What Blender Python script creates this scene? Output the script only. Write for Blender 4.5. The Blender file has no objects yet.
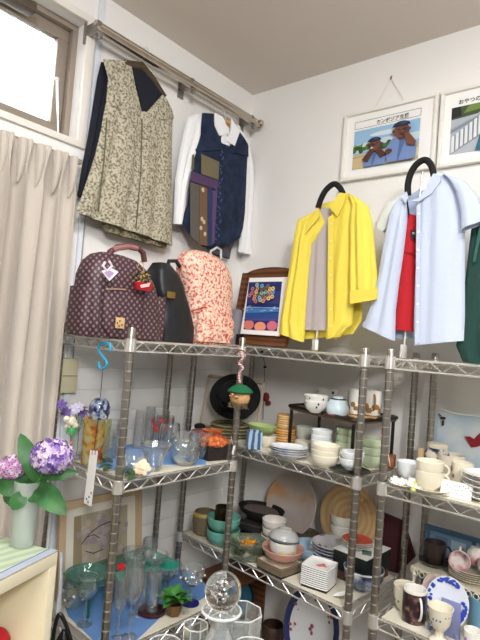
import bpy, bmesh, math, random
from mathutils import Vector, Matrix
random.seed(7)
PI = math.pi
R_ = math.radians
SC = bpy.context.scene
COL = SC.collection

# ---------------------------------------------------------------- camera
F, YAW, PIT, ROL = 521.4, R_(-39.9), R_(2.44), R_(4.50)
CAM = Vector((1.54, -1.809, 1.5))
FW = Vector((math.sin(YAW)*math.cos(PIT), math.cos(YAW)*math.cos(PIT), math.sin(PIT)))
RT0 = Vector((math.cos(YAW), -math.sin(YAW), 0)); UP0 = RT0.cross(FW)
RT = math.cos(ROL)*RT0 + math.sin(ROL)*UP0
UP = -math.sin(ROL)*RT0 + math.cos(ROL)*UP0
cd = bpy.data.cameras.new('camera'); cam = bpy.data.objects.new('camera', cd); COL.objects.link(cam)
cd.sensor_fit = 'VERTICAL'; cd.sensor_height = 24; cd.lens = F/640*24; cd.clip_start = .02
m = Matrix((RT, UP, -FW)).transposed().to_4x4(); m.translation = CAM
cam.matrix_world = m; SC.camera = cam
SC.view_settings.view_transform = 'Standard'; SC.view_settings.look = 'None'
SC.view_settings.gamma = 1; SC.view_settings.use_curve_mapping = False
SC.view_settings.exposure = 0.42

def ray(u, v): return FW + RT*(u-240)/F + UP*(320-v)/F
def at_z(u, v, z): d = ray(u, v); return CAM + d*((z-CAM.z)/d.z)
def at_x(u, v, x): d = ray(u, v); return CAM + d*((x-CAM.x)/d.x)
def at_y(u, v, y): d = ray(u, v); return CAM + d*((y-CAM.y)/d.y)
def at_d(u, v, t): return CAM + ray(u, v)*t
def depth(p): return (Vector(p)-CAM).dot(FW)

# ---------------------------------------------------------------- world and lamps
def lin(c):
    return tuple(((x/255)/12.92 if x/255 <= .04045 else ((x/255+.055)/1.055)**2.4) for x in c) + (1,)
w = bpy.data.worlds.new('world'); SC.world = w; w.use_nodes = True
WN, WL = w.node_tree.nodes, w.node_tree.links
tc_ = WN.new('ShaderNodeTexCoord'); sx_ = WN.new('ShaderNodeSeparateXYZ'); mr_ = WN.new('ShaderNodeMapRange'); cr_ = WN.new('ShaderNodeValToRGB')
mr_.inputs[1].default_value = -1; mr_.inputs[2].default_value = 1
WL.new(tc_.outputs['Generated'], sx_.inputs[0]); WL.new(sx_.outputs[2], mr_.inputs[0]); WL.new(mr_.outputs[0], cr_.inputs[0]); WL.new(cr_.outputs[0], WN['Background'].inputs[0])
ce = cr_.color_ramp.elements; ce[0].position = .2; ce[0].color = (.25, .23, .205, 1); ce[1].position = .75; ce[1].color = (1, .975, .93, 1)
e_ = ce.new(.5); e_.color = (.42, .40, .37, 1)
WN['Background'].inputs[1].default_value = 0.45
def area(name, loc, target, sx, sy, power, color):
    l = bpy.data.lights.new(name, 'AREA'); l.shape = 'RECTANGLE'; l.size = sx; l.size_y = sy; l.energy = power; l.color = color
    o = bpy.data.objects.new(name, l); COL.objects.link(o); o.location = loc
    o.rotation_euler = (Vector(target)-Vector(loc)).to_track_quat('-Z', 'Y').to_euler(); return o
area('ceiling_lamp_light', (1.35, -1.35, 2.58), (1.1, -1.1, 0), 1.2, .35, 20, (1, .99, .985))
pl_ = bpy.data.lights.new('added_fill_light', 'POINT'); pl_.energy = 132; pl_.shadow_soft_size = .22; pl_.color = (1, .995, .985)  # unseen point lamp added behind the camera to brighten walls and ceiling
po_ = bpy.data.objects.new('added_fill_light', pl_); COL.objects.link(po_); po_.location = (2.85, -2.8, 2.42)
area('window_daylight', (-.55, -1.35, 2.65), (.3, -1.2, 2.1), 1.6, .9, 34, (.97, .985, 1))

# ---------------------------------------------------------------- materials
MC = {}
def M(name, col, rough=.55, metal=0, trans=0, ior=1.45, bump=0, bscale=60, pat=None, coat=0, sheen=0, alpha=1):
    """pat = (kind, scale, [(pos, rgb), ...]) ; kind in noise/voronoi/wave/lattice/dots/flower"""
    if name in MC: return MC[name]
    m = bpy.data.materials.new(name); m.use_nodes = True; N = m.node_tree.nodes; L = m.node_tree.links
    b = N['Principled BSDF']; b.inputs['Base Color'].default_value = lin(col); b.inputs['Roughness'].default_value = rough
    b.inputs['Metallic'].default_value = metal; b.inputs['Transmission Weight'].default_value = trans; b.inputs['IOR'].default_value = ior
    if coat: b.inputs['Coat Weight'].default_value = coat
    if sheen: b.inputs['Sheen Weight'].default_value = sheen
    tc = N.new('ShaderNodeTexCoord')
    if pat:
        kind, sc, stops = pat
        cr = N.new('ShaderNodeValToRGB'); e = cr.color_ramp.elements
        while len(e) < len(stops): e.new(.5)
        for i, (p, c) in enumerate(stops): e[i].position = p; e[i].color = lin(c)
        if kind == 'noise':
            t = N.new('ShaderNodeTexNoise'); t.inputs['Scale'].default_value = sc; t.inputs['Detail'].default_value = 3; out = t.outputs['Fac']
        elif kind == 'voronoi':
            t = N.new('ShaderNodeTexVoronoi'); t.inputs['Scale'].default_value = sc; out = t.outputs['Distance']
        elif kind == 'cells':
            t = N.new('ShaderNodeTexVoronoi'); t.inputs['Scale'].default_value = sc; out = t.outputs['Color']
        elif kind in ('wave', 'waveX'):
            t = N.new('ShaderNodeTexWave'); t.bands_direction = 'Z' if kind == 'wave' else 'X'; t.inputs['Scale'].default_value = sc; t.inputs['Distortion'].default_value = 1.5; out = t.outputs['Fac']
        elif kind == 'rings':
            t = N.new('ShaderNodeTexWave'); t.wave_type = 'RINGS'; t.rings_direction = 'SPHERICAL'; t.inputs['Scale'].default_value = sc; t.inputs['Distortion'].default_value = .6; out = t.outputs['Fac']
        elif kind == 'lattice':
            sp = N.new('ShaderNodeSeparateXYZ'); L.new(tc.outputs['Object'], sp.inputs[0])
            def mt(op, a, bb):
                n = N.new('ShaderNodeMath'); n.operation = op
                for i, q in enumerate((a, bb)):
                    if q is None: continue
                    if isinstance(q, (int, float)): n.inputs[i].default_value = q
                    else: L.new(q, n.inputs[i])
                return n.outputs[0]
            h = mt('MULTIPLY', mt('ADD', sp.outputs[1], mt('MULTIPLY', sp.outputs[0], .7)), sc); z = mt('MULTIPLY', sp.outputs[2], sc)
            a1 = mt('SINE', mt('ADD', h, z), None); a2 = mt('SINE', mt('SUBTRACT', h, z), None)
            out = mt('ADD', mt('MULTIPLY', mt('MULTIPLY', a1, a1), mt('MULTIPLY', a2, a2)), 0.0); t = None
        if kind != 'lattice': L.new(tc.outputs['Object'], t.inputs['Vector'])
        if kind in ('noise', 'lattice', 'wave', 'rings', 'waveX', 'cells', 'voronoi'): L.new(out, cr.inputs[0])
        if kind in ('lattice', 'cells'): cr.color_ramp.interpolation = 'CONSTANT' if kind == 'cells' else 'LINEAR'
        L.new(cr.outputs[0], b.inputs['Base Color'])
    if bump:
        n = N.new('ShaderNodeTexNoise'); n.inputs['Scale'].default_value = bscale; n.inputs['Detail'].default_value = 4
        L.new(tc.outputs['Object'], n.inputs['Vector'])
        bp = N.new('ShaderNodeBump'); bp.inputs['Strength'].default_value = bump; bp.inputs['Distance'].default_value = .01
        L.new(n.outputs['Fac'], bp.inputs['Height']); L.new(bp.outputs[0], b.inputs['Normal'])
    MC[name] = m; return m
W_WALL = M('painted plaster', (240, 238, 235), .8, bump=.08, bscale=90)
W_CEIL = M('ceiling paint', (226, 217, 208), .9, bump=.05, bscale=120)
FLOOR = M('grey vinyl floor', (120, 112, 104), .5, pat=('noise', 8, [(.3, (112, 104, 96)), (.7, (128, 120, 112))]))
CHROME = M('chrome wire', (226, 223, 217), .3, .75)
STEEL = M('chromed post steel', (168, 163, 155), .3, 1)
GROOVE = M('bright groove mark', (196, 190, 178), .5, .5)
ALU = M('bronze anodised aluminium', (160, 148, 135), .4, .3)
LINER = M('cream board', (222, 216, 198), .7)
BLUECL = M('blue cotton cloth', (98, 138, 194), .9, bump=.3, bscale=80)
WHITE = M('white porcelain', (238, 236, 230), .18, coat=.4)
CREAM = M('cream porcelain', (233, 226, 205), .2, coat=.4)
PGREEN = M('celadon glaze', (196, 210, 178), .2, coat=.4)
CRYSTAL = M('solid clear crystal', (252, 253, 253), .01, 0, 1, 1.45)
GLASSB = M('blue tinted glass', (60, 90, 190), .02, 0, 1, 1.45)
BLACK = M('black lacquer', (18, 17, 17), .35, coat=.2)
BLACKF = M('black felt', (16, 16, 17), .95)
DWOOD = M('dark stained wood', (92, 56, 34), .45, pat=('wave', 14, [(.2, (82, 48, 28)), (.8, (112, 70, 42))]))
LWOOD = M('light wood', (205, 160, 105), .5, pat=('wave', 20, [(.2, (196, 148, 92)), (.8, (214, 172, 118))]))
PINE = M('pine frame wood', (196, 168, 134), .5, pat=('noise', 14, [(.3, (190, 164, 130)), (.7, (204, 178, 146))]))
LEAF = M('green leaf', (58, 110, 50), .45, pat=('noise', 30, [(.3, (42, 92, 40)), (.7, (84, 140, 66))]))
FRAMEW = M('white frame lacquer', (238, 235, 228), .4)
PAPER = M('white paper', (244, 243, 240), .8)
INK = M('black ink', (25, 24, 28), .8)
CREAMP = M('cream painted board', (236, 226, 196), .5)
RED = M('red cloth', (178, 22, 34), .85, bump=.2)

# ---------------------------------------------------------------- mesh helpers
ORG = {}
class B:
    def __init__(s): s.bm = bmesh.new(); s.mi = 0
    def _f(s, fs):
        for f in fs: f.material_index = s.mi
    def box(s, c, size, rot=None, bev=0):
        r = bmesh.ops.create_cube(s.bm, size=1)
        M4 = Matrix.Translation(c) @ (rot.to_4x4() if rot else Matrix()) @ Matrix.Diagonal((*size, 1))
        bmesh.ops.transform(s.bm, matrix=M4, verts=r['verts'])
        fs = {f for v in r['verts'] for f in v.link_faces}
        s._f(fs)
        if bev:
            es = list({e for v in r['verts'] for e in v.link_edges})
            q = bmesh.ops.bevel(s.bm, geom=es, offset=bev, segments=2, affect='EDGES', profile=.6); s._f(q['faces'])
        return s
    def tube(s, pts, r, seg=8, caps=True):
        pts = [Vector(p) for p in pts]; rr = r if isinstance(r, (list, tuple)) else [r]*len(pts); rings = []; ref = None
        for i, p in enumerate(pts):
            t = ((pts[min(i+1, len(pts)-1)] - pts[max(i-1, 0)])).normalized()
            if ref is None:
                ref = Vector((0, 0, 1)) if abs(t.z) < .9 else Vector((1, 0, 0))
            a = ref - t*ref.dot(t)
            if a.length < 1e-4: a = t.orthogonal()
            a.normalize(); ref = a; b = t.cross(a)
            rings.append([s.bm.verts.new(p + (a*math.cos(2*PI*k/seg) + b*math.sin(2*PI*k/seg))*rr[i]) for k in range(seg)])
        fs = []
        for i in range(len(rings)-1):
            for k in range(seg): fs.append(s.bm.faces.new((rings[i][k], rings[i][(k+1) % seg], rings[i+1][(k+1) % seg], rings[i+1][k])))
        if caps: fs += [s.bm.faces.new(rings[0][::-1]), s.bm.faces.new(rings[-1])]
        s._f(fs); return s
    def lathe(s, prof, c, seg=24, rot=None, sx=1, sy=1, wob=None):
        c = Vector(c); rings = []
        for (r, z) in prof:
            if r < 1e-6:
                p = Vector((0, 0, z)); p = rot @ p if rot else p; rings.append([s.bm.verts.new(c+p)])
            else:
                ring = []
                for k in range(seg):
                    a = 2*PI*k/seg; q = r*(1+(wob(a, z) if wob else 0))
                    p = Vector((q*math.cos(a)*sx, q*math.sin(a)*sy, z)); p = rot @ p if rot else p
                    ring.append(s.bm.verts.new(c+p))
                rings.append(ring)
        fs = []
        for i in range(len(rings)-1):
            A, Bq = rings[i], rings[i+1]
            for k in range(seg):
                k2 = (k+1) % seg
                if len(A) == 1 and len(Bq) == 1: continue
                if len(A) == 1: fs.append(s.bm.faces.new((A[0], Bq[k2], Bq[k])))
                elif len(Bq) == 1: fs.append(s.bm.faces.new((A[k], A[k2], Bq[0])))
                else: fs.append(s.bm.faces.new((A[k], A[k2], Bq[k2], Bq[k])))
        if len(rings[0]) > 1 and len(rings[-1]) > 1 and prof[0] != prof[-1]:
            fs += [s.bm.faces.new(rings[0][::-1]), s.bm.faces.new(rings[-1])]
        s._f(fs); return s
    def ball(s, c, r, rot=None, seg=14):
        r = r if isinstance(r, (tuple, list)) else (r, r, r)
        q = bmesh.ops.create_uvsphere(s.bm, u_segments=seg, v_segments=max(6, seg*2//3), radius=1)
        bmesh.ops.transform(s.bm, matrix=Matrix.Translation(c) @ (rot.to_4x4() if rot else Matrix()) @ Matrix.Diagonal((*r, 1)), verts=q['verts'])
        s._f({f for v in q['verts'] for f in v.link_faces}); return s
    def poly(s, pts, th=None):
        """flat polygon, extruded along vector th"""
        vs = [s.bm.verts.new(p) for p in pts]; fs = [s.bm.faces.new(vs)]
        if th is not None:
            v2 = [s.bm.verts.new(Vector(p)+Vector(th)) for p in pts]; n = len(pts)
            fs.append(s.bm.faces.new(v2[::-1]))
            for i in range(n): fs.append(s.bm.faces.new((vs[i], vs[(i+1) % n], v2[(i+1) % n], v2[i])))
        s._f(fs); return s
    def grid(s, rows, wrap=False):
        vr = [[s.bm.verts.new(p) for p in r] for r in rows]; fs = []
        for i in range(len(vr)-1):
            n = len(vr[i])
            for k in range(n if wrap else n-1):
                fs.append(s.bm.faces.new((vr[i][k], vr[i][(k+1) % n], vr[i+1][(k+1) % n], vr[i+1][k])))
        s._f(fs); s.last = vr; return s
    def build(s, name, mat, parent=None, loc=None, smooth=True, solid=0):
        bmesh.ops.recalc_face_normals(s.bm, faces=s.bm.faces[:])
        o0 = ORG.get(parent.name, Vector()) if parent else Vector(loc) if loc is not None else Vector()
        bmesh.ops.translate(s.bm, verts=s.bm.verts[:], vec=-o0)
        me = bpy.data.meshes.new(name); s.bm.to_mesh(me); s.bm.free()
        for mm in (mat if isinstance(mat, (list, tuple)) else [mat]): me.materials.append(mm)
        if smooth:
            me.shade_smooth()
            try: me.set_sharp_from_angle(angle=R_(38))
            except Exception: pass
        o = bpy.data.objects.new(name, me); COL.objects.link(o)
        if parent: o.parent = parent
        else: o.location = o0
        ORG[o.name] = o0
        if solid:
            md = o.modifiers.new('solid', 'SOLIDIFY'); md.thickness = solid; md.offset = 0
        return o
def tag(o, label, cat, group=None, kind=None):
    o['label'] = label; o['category'] = cat
    if group: o['group'] = group
    if kind: o['kind'] = kind
    return o
def thing(name, label, cat, loc, group=None):
    o = bpy.data.objects.new(name, None); COL.objects.link(o); o.location = Vector(loc); o.empty_display_size = .02
    ORG[o.name] = Vector(loc); return tag(o, label, cat, group)
def TG(name, tint=(252, 254, 254), edge=.55, milk=0.0, pat=None):
    """thin-walled glass: clear to look through, bright reflecting edges"""
    if name in MC: return MC[name]
    m = M(name+' body', tint, .3, pat=pat); MC[name] = m; N = m.node_tree.nodes; L = m.node_tree.links; pb = N['Principled BSDF']; out = N['Material Output']
    tr = N.new('ShaderNodeBsdfTransparent'); gl = N.new('ShaderNodeBsdfGlossy'); gl.inputs['Roughness'].default_value = .04; df = N.new('ShaderNodeBsdfTranslucent')
    tr.inputs[0].default_value = lin(tint); df2 = N.new('ShaderNodeBsdfDiffuse'); df2.inputs[0].default_value = lin(tint)
    if pat:
        src = pb.inputs['Base Color'].links[0].from_socket; L.new(src, tr.inputs[0]); L.new(src, df2.inputs[0])
    lw = N.new('ShaderNodeLayerWeight'); lw.inputs[0].default_value = .35; mu = N.new('ShaderNodeMath'); mu.operation = 'MULTIPLY_ADD'; mu.inputs[1].default_value = edge; mu.inputs[2].default_value = .035
    L.new(lw.outputs['Facing'], mu.inputs[0])
    m1 = N.new('ShaderNodeMixShader'); L.new(mu.outputs[0], m1.inputs[0]); L.new(tr.outputs[0], m1.inputs[1]); L.new(gl.outputs[0], m1.inputs[2])
    m2 = N.new('ShaderNodeMixShader'); m2.inputs[0].default_value = milk; L.new(m1.outputs[0], m2.inputs[1]); L.new(df2.outputs[0], m2.inputs[2]); L.new(m2.outputs[0], out.inputs[0])
    return m
GLASS = TG('clear glass', edge=.9, milk=.035); FROST = TG('frosted vase glass', (236, 242, 238), .3, .38); TEALG = TG('teal tinted glass', (176, 226, 214), .5, .05)
def struct(b, name, mat, **k):
    o = b.build(name, mat, smooth=k.get('smooth', False)); o['kind'] = 'structure'; return o
def dup(root, loc, label, group=None, rotz=None):
    r = root.copy(); COL.objects.link(r); r.location = loc; r['label'] = label
    if group: r['group'] = group
    if rotz is not None: r.rotation_euler = (0, 0, rotz)
    for ch in list(root.children):
        c = ch.copy(); COL.objects.link(c); c.parent = r
        for g in ch.children: d = g.copy(); COL.objects.link(d); d.parent = c
    return r
def rz(a): return Matrix.Rotation(a, 3, 'Z')
def axes(zdir, xhint=(0, 0, 1)):
    z = Vector(zdir).normalized(); x = Vector(xhint); x = (x - z*x.dot(z)).normalized(); y = z.cross(x)
    return Matrix((x, y, z)).transposed()
def ell(cx, cy, rx, ry, n=18, a0=0, a1=2*PI, rot=0):
    o = []
    for i in range(n):
        a = a0+(a1-a0)*i/(n if a1-a0 >= 2*PI-.01 else n-1)
        x, y = rx*math.cos(a), ry*math.sin(a)
        o.append((cx+x*math.cos(rot)-y*math.sin(rot), cy+x*math.sin(rot)+y*math.cos(rot)))
    return o
def flat_mat(c, rough=.7):
    return M('print %d %d %d' % tuple(c), c, rough)
def art(name, parent, O, U, V, layers, step=.0004):
    """a printed picture: layered flat shapes in the unit square O + u U + v V"""
    O, U, V = Vector(O), Vector(U), Vector(V); n = U.cross(V).normalized(); b = B(); mats = []
    for i, (c, pts) in enumerate(layers):
        mm = flat_mat(c)
        if mm not in mats: mats.append(mm)
        b.mi = mats.index(mm)
        b.poly([O + U*min(max(x, 0), 1) + V*min(max(y, 0), 1) + n*step*(i+1) for x, y in pts])
    me = b.build(name, mats, parent, smooth=False); return me
def text(name, parent, s, O, U, V, size, mat, depth_=.0004):
    """lettering laid on the plane of U (reading direction) and V (up)"""
    cu = bpy.data.curves.new(name, 'FONT'); cu.body = s; cu.size = size; cu.extrude = depth_; cu.resolution_u = 3; cu.offset = size*.012
    t = bpy.data.objects.new(name, cu); COL.objects.link(t)
    dg = bpy.context.evaluated_depsgraph_get(); me = bpy.data.meshes.new_from_object(t.evaluated_get(dg)); bpy.data.objects.remove(t)
    U, V = Vector(U).normalized(), Vector(V).normalized(); Rm = Matrix((U, V, U.cross(V))).transposed().to_4x4(); Rm.translation = Vector(O) - (ORG[parent.name] if parent else Vector())
    me.transform(Rm); me.materials.clear(); me.materials.append(mat)
    o = bpy.data.objects.new(name, me); COL.objects.link(o); o.parent = parent; ORG[o.name] = ORG[parent.name]; return o

# ---------------------------------------------------------------- the room
CH = 2.648; WT = .15
YW0, YW1, ZW0, ZW1 = -1.75, -.88, 2.118, 2.525
b = B()
b.box((-WT/2, -1.6, ZW0/2), (WT, 3.5, ZW0))
b.box((-WT/2, -1.6, (ZW1+CH)/2), (WT, 3.5, CH-ZW1))
b.box((-WT/2, (YW1+.15)/2, (ZW0+ZW1)/2), (WT, .15-YW1, ZW1-ZW0))
b.box((-WT/2, (YW0-3.35)/2, (ZW0+ZW1)/2), (WT, 3.35+YW0, ZW1-ZW0))
struct(b, 'wall_left', W_WALL)
b = B(); b.box((1.75, .075, CH/2), (3.5, .15, CH)); struct(b, 'wall_right', W_WALL)
b = B(); b.box((1.65, -1.6, -.05), (3.6, 3.5, .1)); struct(b, 'floor', FLOOR)
b = B(); b.box((1.65, -1.6, CH+.05), (3.6, 3.5, .1)); struct(b, 'ceiling', W_CEIL)
# horizontal board grooves low on the left wall
b = B()
for k in range(11): b.box((.002, -.42, .66+.075*k), (.004, .84, .0735), bev=.0012)
struct(b, 'trim_1', W_WALL, smooth=True)

# window
win = bpy.data.objects.new('window_1', None); COL.objects.link(win); win['kind'] = 'structure'; win.location = (0, (YW0+YW1)/2, ZW0); ORG['window_1'] = Vector(win.location)
b = B(); yc, zc_ = (YW0+YW1)/2, (ZW0+ZW1)/2; wy, wz = YW1-YW0, ZW1-ZW0
for (y0, y1, z0, z1) in ((YW0-.03, YW1+.028, ZW0-.018, ZW0+.004), (YW0-.03, YW1+.028, ZW1-.004, ZW1+.02), (YW0-.03, YW0+.004, ZW0, ZW1), (YW1-.004, YW1+.028, ZW0, ZW1)):
    b.box((.001, (y0+y1)/2, (z0+z1)/2), (.022, y1-y0, z1-z0), bev=.003)
b.build('casing', M('white painted casing', (235, 230, 222), .5), win)
def ring(b, x, y0, y1, z0, z1, t, d):
    b.box((x, (y0+y1)/2, z0+t/2), (d, y1-y0, t), bev=.002); b.box((x, (y0+y1)/2, z1-t/2), (d, y1-y0, t), bev=.002)
    b.box((x, y0+t/2, (z0+z1)/2), (d, t, z1-z0-2*t), bev=.002); b.box((x, y1-t/2, (z0+z1)/2), (d, t, z1-z0-2*t), bev=.002)
b = B(); ring(b, -.075, YW0, YW1, ZW0, ZW1, .02, .05); b.build('outer_frame', ALU, win)
b = B(); ring(b, -.085, YW0+.022, YW1-.022, ZW0+.022, ZW1-.022, .038, .03); b.build('sash', ALU, win)
b = B(); b.box((-.09, yc, zc_), (.005, wy-.1, wz-.1)); b.build('pane', M('wired frosted window glass', (248, 250, 250), .45, 0, .9, 1.2, bump=.5, bscale=140), win)
a = at_x(57, 79, -.03); c = at_x(58, 136, -.03)
b = B(); b.tube([a, a.lerp(c, .62)], .0045); b.tube([a.lerp(c, .6), c], .0028); b.ball(a, .007); b.ball(c, .007)
b.build('stay', M('white stay paint', (225, 225, 228), .3, .3), win)
b = B(); p = at_x(18, 2, -.02); b.box(p, (.05, .1, .03), bev=.008); b.build('latch', M('brown latch metal', (96, 84, 74), .5, .4), win)
# white cable duct down the left wall
b = B(); b.box((.006, -.835, 1.4), (.012, .022, 2.5), bev=.003); struct(b, 'trim_2', M('white pvc duct', (224, 230, 238), .35), smooth=True)

# ---------------------------------------------------------------- wire shelving
def frame_axes(org, rot):
    t = R_(rot); e = Vector((math.cos(t), math.sin(t), 0)); n = Vector((-math.sin(t), math.cos(t), 0)); return Vector((*org, 0)), e, n
def shelving(label, org, rot, wd, dp, levels, ztop):
    O, e, n = frame_axes(org, rot)
    t = thing('wire_shelving_unit', label, 'shelf', O + e*wd/2 + n*dp/2)
    for (a, c) in ((0, 0), (1, 0), (0, 1), (1, 1)):
        p = O + e*wd*a + n*dp*c; r = .0112; prof = [(r*.8, .012), (r, .014)]; z = .05
        while z < ztop-.03:
            prof += [(r, z), (r*.86, z+.0012), (r*.86, z+.0032), (r, z+.0045)]; z += .0254
        prof += [(r, ztop-.004), (r*.8, ztop), (0, ztop)]
        bb = B(); bb.lathe([(0, .012)]+prof, p, 14)
        for f in bb.bm.faces:
            if all(math.hypot(v.co.x-p.x, v.co.y-p.y) < r*.93 for v in f.verts): f.material_index = 1
        po = bb.build('post', [STEEL, GROOVE], t)
        bb = B(); bb.lathe([(0, 0), (.018, 0), (.018, .008), (.008, .02), (0, .02)], p, 12); bb.build('levelling_foot', BLACK, po)
        for z in levels: bb = B(); bb.lathe([(r, -.030), (r+.0045, -.028), (r+.0035, .006), (r, .008)], p + Vector((0, 0, z)), 14); bb.build('collar', CHROME, po)
    for z in levels:
        bb = B(); zv = Vector((0, 0, 1)); H = .027
        def P(a, c, zz): return O + e*a + n*c + zv*(z+zz)
        i_ = .012
        for zz in (0, -H):
            for q in ([(i_, 0), (wd-i_, 0)], [(i_, dp), (wd-i_, dp)], [(0, i_), (0, dp-i_)], [(wd, i_), (wd, dp-i_)]):
                bb.tube([P(*q[0], zz), P(*q[1], zz)], .0030, 6)
        def zig(A, C, L):
            k = max(2, round(L/.034)); pts = [A.lerp(C, (j)/k) + zv*(-.001 if j % 2 else -H+.001) for j in range(k+1)]
            bb.tube(pts, .0022, 5)
        zig(P(.012, 0, 0), P(wd-.012, 0, 0), wd); zig(P(.012, dp, 0), P(wd-.012, dp, 0), wd)
        zig(P(0, .012, 0), P(0, dp-.012, 0), dp); zig(P(wd, .012, 0), P(wd, dp-.012, 0), dp)
        bb.build('shelf', CHROME, t)
        bb = B(); k = int(wd/.028)
        for j in range(1, k): bb.tube([P(wd*j/k, .002, -.004), P(wd*j/k, dp-.002, -.004)], .0013, 5)
        for f in (.33, .67): bb.tube([P(.004, dp*f, -.008), P(wd-.004, dp*f, -.008)], .0024, 5)
        bb.build('wire_deck', CHROME, t)
    return O, e, n
ZL = [.10, .635, 1.098, 1.479]; ZR = [.10, .385, .757, 1.135, 1.486]; ZS = [.10, .41, .778, 1.138, 1.487]
LO, Le, Ln = shelving('chrome wire shelving unit holding glassware, beside the curtain', (.4058, -.9067), 88.4, .4617, .3595, ZL, 1.517)
RO, Re, Rn = shelving('chrome wire shelving unit in the corner, holding stacks of bowls and plates', (.1148, -.3625), -3.5, .738, .338, ZR, 1.512)
SO, Se, Sn = shelving('chrome wire shelving unit at the right, holding cups with a handwritten card', (.9303, -.4098), -.9, .75, .3385, ZS, 1.515)
def liner(label, O, e, n, wd, dp, z, a0=.021, a1=None, c0=.004, c1=None, mat=LINER):
    a1 = a1 or wd-.021; c1 = c1 or dp-.014; bb = B()
    q = [O+e*a0+n*c0, O+e*a1+n*c0, O+e*a1+n*c1, O+e*a0+n*c1]
    for v in q: v.z = z+.0032
    bb.poly(q, (0, 0, .003)); o = bb.build('shelf_liner', mat, loc=q[0].lerp(q[2], .5)); return tag(o, label, 'shelf liner')
liner('cream board lining the middle shelf of the glassware unit', LO, Le, Ln, .4617, .3595, ZL[2])
liner('cream board lining the low shelf of the glassware unit, under the blue cloth', LO, Le, Ln, .4617, .3595, ZL[1])
liner('cream board under the bowls on the middle shelf of the corner unit', RO, Re, Rn, .738, .338, ZR[3])
liner('cream board under the square plates on the lower shelf of the corner unit', RO, Re, Rn, .738, .338, ZR[2])
liner('cream board under the teacups on the middle shelf of the right unit', SO, Se, Sn, .75, .3385, ZS[3])
liner('cream board under the mugs on the lower shelf of the right unit', SO, Se, Sn, .75, .3385, ZS[2])
liner('unseen thin board added under the bags on the top of the glassware unit', LO, Le, Ln, .4617, .3595, ZL[3]-.004)  # unseen top boards, added to keep lamp light off the shelves below
liner('unseen thin board added on the top of the corner unit under the picture and stands', RO, Re, Rn, .738, .338, ZR[4]-.004)
liner('unseen thin board added on the top of the right unit under the pale blue shirt', SO, Se, Sn, .75, .3385, ZS[4]-.004)
TL = .0064
#==PART2==
# ---------------------------------------------------------------- curtain
CURT = M('beige curtain fabric', (196, 186, 175), .9, sheen=.3, bump=.15, bscale=200)
t = thing('curtain', 'long beige pleated curtain hanging below the window', 'curtain', (.07, -1.28, .55))
rows = []
zt, zb = 2.035, .55; y0, y1 = -1.62, -.926; NP = 12
for i in range(34):
    f = i/33; z = zt-(zt-zb)*f**1.15; r = []
    for k in range(241):
        s = k/240; y = y0+(y1-y0)*s; ph = s*NP*2*PI
        head = max(0, 1-f*9)
        sq = math.sin(ph); pl = .027*(1-head)*(sq*(.75+.4*math.sin(ph*.23+2)) + .45*math.sin(ph*.5+1.3+f*2.2) + .35*math.sin(ph*.25+f*3)) + head*.010*(abs(math.sin(ph/2+.4))**6*2.2-.4)
        pinch = math.exp(-((f-.085)/.03)**2)*.011*math.sin(ph)
        yy = y + (1-head)*.010*math.cos(ph+f*1.5)
        r.append((.078+pl-pinch*.6, min(yy, y1+.004), z+.004*math.sin(ph)*head))
    rows.append(r)
b = B(); b.grid(rows); b.build('drape', CURT, t, solid=.0015)
b = B()
for k in range(NP+1):
    y = y0+.02+(y1-y0-.03)*k/NP; b.tube([(.088, y, zt-.002), (.092, y, zt-.05), (.086, y, zt-.10), (.076, y, zt-.125)], [.013, .012, .008, .004], 8)
b.build('pinch_pleat', CURT, t)
b = B(); b.box((.045, -1.26, zt+.004), (.02, .75, .014), bev=.002); tag(b.build('curtain_rail', ALU, loc=(.045, -1.26, zt)), 'slim curtain rail carrying the beige curtain', 'rail')

# ---------------------------------------------------------------- hanging rail on the left wall
RAILM = M('champagne anodised rail', (190, 180, 166), .25, .9)
pa, pb = at_x(97, 27, .07), at_x(258, 122, .07); ry0, ry1, rzz = pa.y, pb.y, (pa.z+pb.z)/2
t = thing('hanging_rail', 'long metal double rail fixed high on the white wall, carrying the vests', 'rail', (.05, (ry0+ry1)/2, rzz))
b = B(); b.box((.075, (ry0+ry1)/2, rzz-.012), (.022, ry1-ry0, .020), bev=.007); b.build('track', RAILM, t)
b = B(); b.tube([(.058, ry0, rzz+.014), (.058, ry1, rzz+.014)], .010, 12); b.build('rod', RAILM, t)
for y in (ry0+.01, ry0+.44, ry1-.035):
    b = B(); b.box((.035, y, rzz+.004), (.07, .016, .036), bev=.003); b.box((.003, y, rzz-.005), (.006, .03, .075), bev=.002); b.box((.075, y, rzz-.03), (.018, .014, .02), bev=.003)
    b.build('bracket', M('grey bracket metal', (150, 145, 140), .35, .7), t)
b = B(); b.lathe([(0, 0), (.02, 0), (.022, .006), (0, .014)], (.07, ry1+.008, rzz), 14, rot=axes((0, 1, 0))); b.build('end_cap', RAILM, t)

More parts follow.
